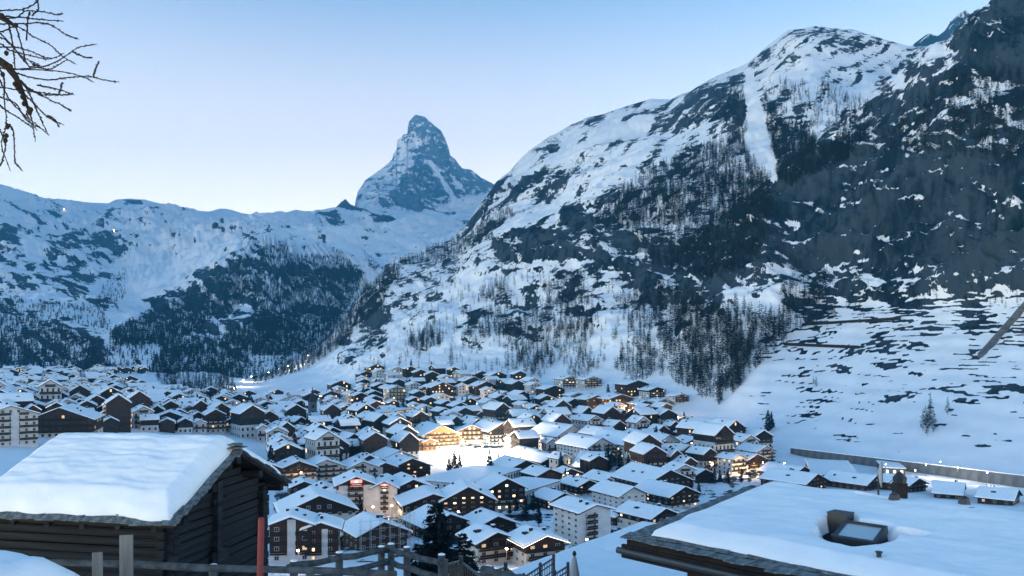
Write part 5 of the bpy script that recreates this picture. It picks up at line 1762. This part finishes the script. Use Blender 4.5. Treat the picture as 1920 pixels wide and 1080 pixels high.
def roof_thick(u, v, b_):
    x, y = b_[..., 0], b_[..., 1]
    e = np.minimum(np.minimum(u, 1 - u) * RL, v * 2 * RW_)
    rnd = np.sqrt(np.clip(e / 0.42, 0, 1)) * 0.85 + 0.15
    n = fbm(np.stack([x / 1.6, y / 1.6, 0 * u], -1), 4)
    rip = fbm(np.stack([x / 0.8, y / 0.3, 0 * u + 2], -1), 3)
    th = (0.33 + 0.07 * n) * rnd + 0.016 * rip * np.clip(e / 0.6, 0, 1)
    th += 0.12 * np.exp(-(((x - 4.9) / 1.6)**2 + ((y - 4.2) / 0.7)**2))
    for hx_, hy_, a, b2 in HOLE:
        q = np.sqrt(((x - hx_) / a)**2 + ((y - hy_) / b2)**2) + 0.35 * n
        th = np.where(q < 1.35, th * sstep(0.82, 1.12, q) - 0.06 * sstep(1.0, 0.8, q), th)
    return th


snow_sheet('snow_cover', roof_surf, 300, 210, roof_thick, M_fsnow, roof)
# skylight
sl = MB()
for (a, b2, c, d2) in ((-0.42, 0.42, -0.34, -0.27), (-0.42, 0.42, 0.27, 0.34), (-0.42, -0.35, -0.27, 0.27), (0.35, 0.42, -0.27, 0.27)):
    sl.box(a, b2, c, d2, -0.10, 0.06)
sl.box(-0.40, 0.40, -0.32, 0.32, -0.35, -0.11)
fr = sl.obj('skylight', M_metal, roof)
fr.location = (sx, sy, rz(sy) + 0.24)
fr.rotation_euler = (R(19), 0, R(3))
m, t, b = nodes_of('skylight_glass')
b.inputs['Base Color'].default_value = (0.55, 0.60, 0.64, 1)
b.inputs['Specular IOR Level'].default_value = 0.9
b.inputs['Metallic'].default_value = 0.5
n_ = noise_n(t, coords(t, (3, 3, 3)), 1, 3)
t.links.new(ramp(t, n_, 0.2, 1.5), b.inputs['Roughness'])
MB().box(-0.35, 0.35, -0.27, 0.27, -0.09, 0.03).obj('pane', m, fr)
for k in range(9):
    slate(roof, (sx - 0.55 + 0.16 * k, sy + 0.42, rz(sy + 0.4) + 0.04), RS, 0, 0, 0.3)
    slate(roof, (sx - 0.6 + 0.16 * k, sy - 0.45, rz(sy - 0.45) + 0.04), RS, 0, 0, 0.3)
for k in range(6):
    slate(roof, (hx1 - 0.5 + 0.2 * k, hy1, rz(hy1) + 0.05), RS, 0, 0, 0.32)
cx, cy = ccx, ccy
cm = MB()
cm.box(cx - 0.20, cx + 0.20, cy - 0.17, cy + 0.17, rz(cy) - 0.1, rz(cy) + 0.38)
cm.box(cx - 0.21, cx + 0.21, cy - 0.18, cy + 0.18, rz(cy) + 0.38, rz(cy) + 0.41)
cm.obj('chimney', M_metal, roof)
for (px_, py_, hh) in ((1677, 942, 0.30), (1808, 955, 0.36)):
    cx, cy = roof_local(px_, py_, 0.3)
    z = rz(cy) + 0.2
    q = MB().tube([(cx, cy, z - 0.25), (cx, cy, z + hh * 0.45), (cx, cy, z + hh * 0.55), (cx, cy, z + hh * 0.9), (cx, cy, z + hh * 1.05)], [0.07, 0.07, 0.13, 0.10, 0.03], 8)
    q.obj('chimney_cowl', M_metal, roof)
for (px_, py_) in ((1648, 1047), (1822, 962)):
    cx, cy = roof_local(px_, py_, 0.3)
    MB().tube([(cx, cy, rz(cy)), (cx, cy, rz(cy) + 0.38), (cx, cy, rz(cy) + 0.42)], [0.04, 0.045, 0.07], 8).obj('vent_pipe', M_metal, roof)
tag(big, 'large stone-slate house roof under deep snow with a skylight and chimney', 'house')
# chimney pot and dish rising behind the ridge
c = at(1687, 920, 26.5)
q = empty('masonry_chimney', (c.x, c.y, c.z - 3))
MB().box(-0.17, 0.17, -0.17, 0.17, 0, 3.25).obj('stack', M_slate, q)
MB().tube([(0, 0, 3.25), (0, 0, 3.4), (0, 0, 3.58)], [0.20, 0.22, 0.06], 8).obj('cowl', M_metal, q)
tag(q, 'dark chimney with a round cowl rising behind the big snowy roof', 'chimney')
c = at(1655, 890, 26.0)
q = empty('satellite_dish', (c.x, c.y, c.z - 3), R(70))
MB().tube([(0, 0.12, 0), (0, 0.12, 3.0)], 0.03, 6).obj('mast', M_metal, q)
V, Fs = [(0, 0.10, 3.0)], []
for r_ in range(1, 5):
    for k in range(20):
        a = 2 * math.pi * k / 20
        rad = 0.40 * r_ / 4
        V.append((rad * math.cos(a), 0.10 - 0.5 * rad * rad, 3.0 + rad * math.sin(a)))
for k in range(20):
    Fs.append((0, 1 + k, 1 + (k + 1) % 20))
for r_ in range(3):
    for k in range(20):
        a, b_ = 1 + r_ * 20 + k, 1 + r_ * 20 + (k + 1) % 20
        Fs.append((a, a + 20, b_ + 20, b_))
dm = MB().add(V, Fs)
dm.add([(x, y + 0.025, z) for x, y, z in V], [f[::-1] for f in Fs])
dm.obj('dish', M_frame, q, smooth=True)
MB().tube([(0, -0.02, 2.62), (0, -0.38, 2.95)], 0.012, 5).obj('feed_arm', M_metal, q)
tag(q, 'pale satellite dish on a mast behind the big snowy roof', 'satellite dish')

# ---- lower snowy roof with its own skylight, between the fence and the big roof
lowr = empty('low_roofed_house', (5.35, 36.4, -14), math.atan2(-6.3, -4.6))
LL, LW_ = 10.5, 8.5
MB().box(0.6, LL - 0.6, 0.6, LW_ - 0.6, -3, 5.9).obj('wall', M_brown, lowr)
rf = MB().box(0, LL, 0, LW_, 5.9, 6.06).obj('roof', M_slate, lowr)


def low_surf(u, v):
    return np.stack([0.1 + u * (LL - 0.2), 0.1 + v * (LW_ - 0.2), 6.06 + 0 * u], -1)


def low_thick(u, v, b_):
    x, y = b_[..., 0], b_[..., 1]
    e = np.minimum(np.minimum(u, 1 - u) * LL, np.minimum(v, 1 - v) * LW_)
    rnd = np.sqrt(np.clip(e / 0.45, 0, 1)) * 0.85 + 0.15
    th = (0.42 + 0.10 * fbm(np.stack([x / 2.2, y / 2.2, 0 * u + 6], -1), 4)) * rnd
    q = np.sqrt(((x - 5.2) / 0.75)**2 + ((y - 3.4) / 1.7)**2) + 0.15 * fbm(np.stack([x, y, 0 * u], -1), 3)
    return np.where(q < 1.4, th * sstep(0.85, 1.15, q) - 0.05 * sstep(1.0, 0.8, q), th)


snow_sheet('snow_cover', low_surf, 90, 80, low_thick, M_fsnow, rf)
q = MB().box(4.85, 5.55, 2.4, 3.3, 6.05, 6.16)
q.obj('skylight', m, rf)
for k in range(14):
    slate(rf, (4.8 + 0.45 * (k % 3), 2.2 + 0.32 * (k // 3) * 1.6, 6.07), 0, 0, 0, 0.5)
tag(lowr, 'low house roof smooth with snow and a small skylight below the fence', 'house')

# ---- fences
def rail_fence(label, rails, posts, ground=-3.35, r_rail=0.05, r_post=0.06):
    FS = 1.85
    posts = [(a, b_, c_ * FS) for a, b_, c_ in posts]
    rails = [((*a[:2], a[2] * FS), (*b_[:2], b_[2] * FS), r_ * 1.06) for a, b_, r_ in rails]
    ground = -5.6
    first = at(*posts[0]) if posts else at(*rails[0][0])
    root = empty('log_fence', (first.x, first.y, ground))
    o_ = root.location.copy()
    for a, b_, r_ in rails:
        A_, B_ = at(*a) - o_, at(*b_) - o_
        pts = [A_ + (B_ - A_) * (i / 8) + Vector((0, 0, 0.012 * math.sin(i * 2.1))) for i in range(9)]
        MB().tube(pts, [r_ * (1 + 0.08 * math.sin(i * 1.7)) for i in range(9)], 10).obj('rail', M_rail, root, True)
    for p_ in posts:
        P_ = at(*p_) - o_
        po = MB().tube([(P_.x, P_.y, 0), (P_.x, P_.y, P_.z)], r_post, 10).obj('post', M_rail, root)
        MB().tube([(P_.x, P_.y, P_.z), (P_.x, P_.y, P_.z + 0.012), (P_.x, P_.y, P_.z + 0.022)], [r_post * 0.98, r_post * 0.9, r_post * 0.4], 10).obj('snow_cap', M_fsnow, po, True)
    return tag(root, label, 'fence')


rail_fence('log fence with one long rail running in front of the barn', [((-160, 1045, 7.0), (742, 1076, 6.0), 0.046)], [(183, 1054, 6.75), (400, 1060, 6.5), (582, 1072, 6.25)], -3.5)
rail_fence('log fence with double rails rising to its corner posts', [((540, 1064, 6.9), (732, 1030, 7.9), 0.047), ((560, 1092, 6.9), (732, 1053, 7.9), 0.047)], [(551, 1052, 6.95), (636, 1036, 7.4), (715, 1025, 7.85)], -3.7)
rail_fence('log fence with double rails falling away from the corner post', [((722, 1028, 7.95), (832, 1058, 7.2), 0.047), ((722, 1052, 7.95), (832, 1086, 7.2), 0.047)], [(733, 1020, 8.0), (763, 1026, 7.7), (828, 1040, 7.25)], -3.7)
rail_fence('short log rail beyond the metal gate', [((905, 1068, 7.2), (1000, 1092, 6.8), 0.06)], [(915, 1062, 7.2)], -3.6)


def bar_fence(name, label, corners, nb, hgt, diag=False, mesh_rows=0):
    """metal fence panels between pixel posts (px, py top, Y)"""
    corners = [(a, b_, c_ * 1.5) for a, b_, c_ in corners]
    P_ = [at(*c_) for c_ in corners]
    root = empty(name, (P_[0].x, P_[0].y, P_[0].z - hgt))
    o_ = root.location.copy()
    for p_ in P_:
        q_ = p_ - o_
        MB().box(q_.x - 0.03, q_.x + 0.03, q_.y - 0.03, q_.y + 0.03, q_.z - hgt, q_.z + 0.03).obj('post', M_metal, root)
    for a, b_ in zip(P_[:-1], P_[1:]):
        a, b_ = a - o_, b_ - o_
        for dz in ([-0.05, -hgt + 0.15] + [-(hgt * (k + 1) / (mesh_rows + 1)) for k in range(mesh_rows)]):
            MB().tube([a + Vector((0, 0, dz)), b_ + Vector((0, 0, dz))], 0.014 if dz < -0.06 else 0.02, 6).obj('bar', M_metal, root)
        for i in range(1, nb):
            c_ = a + (b_ - a) * (i / nb)
            MB().tube([c_ + Vector((0, 0, -0.05)), c_ + Vector((0, 0, -hgt + 0.15))], 0.008, 5).obj('bar', M_metal, root)
    return tag(root, label, 'fence')


bar_fence('metal_gate', 'dark metal gate with upright bars beside the near pine', [(836, 1053, 8.0), (864, 1046, 8.4), (905, 1078, 7.6)], 9, 1.3)
bar_fence('metal_gate', 'small metal gate seen behind the short log rail', [(922, 1066, 9.0), (948, 1058, 9.4), (975, 1080, 8.8)], 7, 1.2)
bar_fence('mesh_fence', 'square mesh garden fence beside the folded parasol', [(982, 1078, 11), (1013, 1058, 11.4), (1038, 1042, 11.8)], 6, 1.4, mesh_rows=8)
bar_fence('mesh_fence', 'low mesh fence panel between the garden fence and the parasol', [(1040, 1072, 11), (1065, 1057, 11.4)], 5, 1.2, mesh_rows=7)

# folded parasol
p = at(1077, 1041, 20)
q = empty('parasol', (p.x, p.y, p.z - 2.4))
MB().tube([(0, 0, 0), (0, 0, 2.36)], 0.02, 8).obj('pole', M_metal, q)
V, Fs = [], []
for i, (z, r_) in enumerate(((2.4, 0.02), (2.32, 0.05), (2.0, 0.10), (1.5, 0.14), (0.9, 0.17), (0.8, 0.15))):
    for k in range(16):
        a = 2 * math.pi * k / 16
        rr = r_ * (1 + (0.18 if k % 2 else -0.12) * min(1, i / 2))
        V.append((rr * math.cos(a), rr * math.sin(a), z))
for i in range(5):
    for k in range(16):
        Fs.append((i * 16 + k, i * 16 + (k + 1) % 16, (i + 1) * 16 + (k + 1) % 16, (i + 1) * 16 + k))
MB().add(V, Fs).obj('folded_canopy', simple('canvas', (0.34, 0.33, 0.32), 0.9, 0.15, (4, 4, 1)), q, True)
MB().tube([(0, 0, 2.38), (0, 0, 2.44), (0, 0, 2.5)], [0.03, 0.05, 0.02], 8).obj('finial', M_slate, q)
tag(q, 'folded grey parasol standing by the garden fence', 'parasol')

# red marker pole and grey planks
a, b_ = at(490, 973, 7.6), at(480, 1110, 7.6)
q = empty('marker_pole', (b_.x, b_.y, -3.6))
MB().tube([Vector((b_.x, b_.y, -3.6)) - q.location, a - q.location], 0.028, 10).obj('shaft', M_red, q)
MB().tube([a - q.location, a + Vector((0, 0, 0.012)) - q.location], [0.03, 0.02], 10).obj('cap', M_red, q)
tag(q, 'slim red marker pole leaning beside the barn corner', 'pole')
for (x, y, Y, wd, lab) in ((238, 1008, 9.5, 0.14, 'pale grey plank leaning against the barn side'), (183, 1040, 9.2, 0.10, 'short grey stake behind the long rail')):
    p = at(x, y, Y)
    q = MB().box(-wd / 2, wd / 2, -0.02, 0.02, -0.2, 2.3 if wd > 0.12 else 1.8)
    q.box(-wd / 2 + 0.01, wd / 2 - 0.01, -0.03, 0.03, -0.3, -0.2)
    o = q.obj('plank', M_plank)
    o.location = (p.x, p.y, p.z - (2.3 if wd > 0.12 else 1.8))
    o.rotation_euler = (R(-4), R(-2), 0)
    o.name = 'upright_plank'
    tag(o, lab, 'plank')

# snow bank at the lower left corner
gx, gy = np.meshgrid(np.linspace(-3.6, 3.2, 60), np.linspace(-2.4, 2.6, 50), indexing='ij')
hgt = 1.75 * np.exp(-((gx / 2.0)**2 + (gy / 1.5)**2)**1.2 * 0.9) * (1 + 0.12 * fbm(np.stack([gx, gy, 0 * gx], -1), 4)) + 0.05 * fbm(np.stack([gx * 2, gy * 2, 0 * gx], -1), 3) - 0.12
p0 = at(-30, 1017, 9.2)
zg = np.array([[ground_xy(p0.x + a, p0.y + b2) for b2 in gy[0]] for a in gx[:, 0]])
V = np.stack([gx + p0.x, gy + p0.y, zg + hgt * (p0.z + 4.0) / 1.65], -1)
tag(link('snow_bank', mesh_np('snow_bank', V.reshape(-1, 3), grid_faces(*gx.shape)), None, M_fsnow), 'rounded bank of ploughed snow behind the long rail', 'snow', kind='stuff')

# near pine and shrubs by the gate
def near_conifer(px_, py_, Y, h, seed, label, whorls=34, per=10, spread=0.3):
    p_ = at(px_, py_, Y)
    (tv, tt), (cv, ct) = larch_arrays(seed, whorls, per, spread=spread, droop=0.1, width=0.012, sub=9)
    root = empty('pine_tree', (p_.x, p_.y, p_.z - h))
    root.scale = (h, h, h)
    link('trunk', mesh_np('pine_trunk', tv, tt), root, M_bark)
    link('crown', mesh_np('pine_crown', cv, ct, False), root, M_conifer)
    return tag(root, label, 'tree')


near_conifer(818, 930, 40, 8.5, 401, 'dark bushy pine standing behind the log fence corner', 40, 14, 0.30)
near_conifer(868, 990, 36, 5.5, 402, 'lower dark pine bough mass beside the near pine', 30, 12, 0.34)
near_conifer(880, 1045, 26, 3.5, 403, 'small dark shrub pine below the metal gate', 26, 12, 0.36)
near_conifer(785, 1010, 38, 5.0, 404, 'young pine on the house side of the near pine', 28, 12, 0.34)

# ---- larch boughs hanging into the top left corner; its trunk stands outside the frame
BR = [
    [(-60, 24), (0, 20), (40, 18), (65, 7), (74, -4)], [(-40, 38), (0, 35), (30, 33), (50, 20), (80, 22), (106, 27), (118, 26)], [(-20, 30), (40, 33), (80, 37), (120, 40)], [(-30, 44), (20, 45), (75, 43), (95, 47), (125, 65), (148, 74)],
    [(-40, 66), (0, 60), (30, 50), (60, 67), (95, 85), (120, 108), (143, 120)], [(-20, 50), (0, 62), (35, 100), (50, 120)], [(10, 128), (30, 130), (80, 125), (115, 110), (150, 88), (182, 83)], [(20, 132), (40, 140), (90, 150), (130, 145), (165, 143), (195, 150), (224, 154)],
    [(0, 128), (35, 130), (100, 133), (150, 142), (176, 154)], [(25, 145), (40, 155), (80, 178), (110, 178), (135, 178)], [(35, 150), (50, 165), (90, 185), (120, 200), (134, 209)], [(-5, 120), (8, 150), (8, 180), (12, 230), (3, 270), (20, 321)],
    [(40, 170), (60, 190), (90, 220), (120, 235)], [(38, 165), (45, 190), (60, 225), (66, 266)], [(10, 230), (25, 245), (28, 300), (43, 321)], [(40, 150), (55, 175), (70, 210), (92, 255)], [(-20, 160), (10, 165), (60, 172), (115, 178)], [(-40, 76), (0, 82), (20, 95), (60, 105), (92, 112)],
    [(-30, 60), (10, 75), (40, 105), (76, 123)], [(-20, 90), (20, 88), (55, 95), (92, 110), (120, 100)], [(60, 30), (72, 15), (70, -4)], [(50, 75), (52, 40), (56, 20)], [(0, 150), (20, 190), (45, 215), (70, 245)], [(-10, 190), (10, 205), (40, 225), (62, 240)],
    [(136, 97), (155, 106), (173, 109)], [(175, 143), (180, 128), (186, 114)], [(70, 160), (100, 165), (140, 178)], [(60, 120), (90, 130), (125, 112)], [(110, 176), (115, 162), (117, 155)],
    [(15, 40), (25, 90), (28, 130)], [(30, 50), (42, 90), (55, 125), (75, 122)], [(-30, 200), (0, 245), (10, 270), (5, 300), (0, 312)], [(55, 200), (50, 215), (90, 252)], [(88, 218), (100, 222), (112, 238)], [(-20, 175), (30, 195), (50, 225), (75, 240)],
]
tr = empty('overhanging_larch', (-6.2, 5.6, -3.3))
MB().tube([(0, 0, -0.3), (0.1, 0, 3), (0.15, 0.05, 7)], [0.22, 0.18, 0.10], 12).obj('trunk', M_bark, tr)
M_twig = simple('larch_twig', (0.018, 0.017, 0.018), 0.9, 0.3, (8, 8, 8))
o_ = tr.location.copy()
main = [(-420, 60), (-200, 80), (-60, 100), (0, 115), (15, 125), (30, 145), (42, 172), (54, 208)]
mb = MB()
mb.tube([at(x, y, 5.0) - o_ for x, y in main], [0.05, 0.04, 0.03, 0.024, 0.022, 0.018, 0.012, 0.008], 8)
mb.obj('branch', M_twig, tr)
mb = MB()
mb.tube([at(x, y, 5.1) - o_ for x, y in ((-420, 20), (-200, 10), (-60, 22), (0, 30), (30, 50))], [0.05, 0.035, 0.025, 0.02, 0.008], 8)
mb.obj('branch', M_twig, tr)
br = random.Random(9)
for poly in BR:
    Y0 = 5.0 + br.uniform(-0.35, 0.35)
    pts = []
    xs = np.array([q[0] for q in poly], float); ys = np.array([q[1] for q in poly], float)
    tk = np.arange(len(xs))
    ts = np.linspace(0, len(xs) - 1, 6 * len(xs))
    X_, Y_ = pchip(tk, xs, ts), pchip(tk, ys, ts)
    for i in range(len(ts)):
        pts.append(at(X_[i] + br.uniform(-0.6, 0.6), Y_[i] + br.uniform(-0.6, 0.6), Y0 + 0.12 * ts[i] * (1 if br.random() < 0.5 else 1)) - o_)
    mb = MB()
    n = len(pts)
    mb.tube(pts, [0.0042 * (1 - 0.6 * i / n) + 0.0006 for i in range(n)], 5)
    for i in range(1, n - 2):
        for rep in range(2):
            c_ = pts[i] + (pts[i + 1] - pts[i]) * br.random()
            a = br.uniform(0, 6.28)
            d_ = Vector((math.cos(a), 0.4 * math.sin(a * 2), math.sin(a))) * br.uniform(0.005, 0.011)
            mb.tube([c_, c_ + d_], [0.0045, 0.003], 4)
    mb.obj('branch', M_twig, tr)
for (x, y) in ((4, 30), (30, 48), (12, 100), (28, 158), (38, 172), (42, 182), (56, 212), (58, 206), (14, 238), (12, 255), (10, 264), (5, 140), (20, 125), (45, 195), (8, 118), (33, 165)):
    c_ = at(x, y, 4.98) - o_
    MB().tube([c_ + Vector((0, 0, 0.016)), c_ + Vector((0, 0, 0.006)), c_ + Vector((0, 0, -0.006)), c_ + Vector((0, 0, -0.015))], [0.005, 0.013, 0.012, 0.003], 7).obj('cone', M_twig, tr, True)
tag(tr, 'bare larch boughs with small cones hanging against the sky', 'tree')
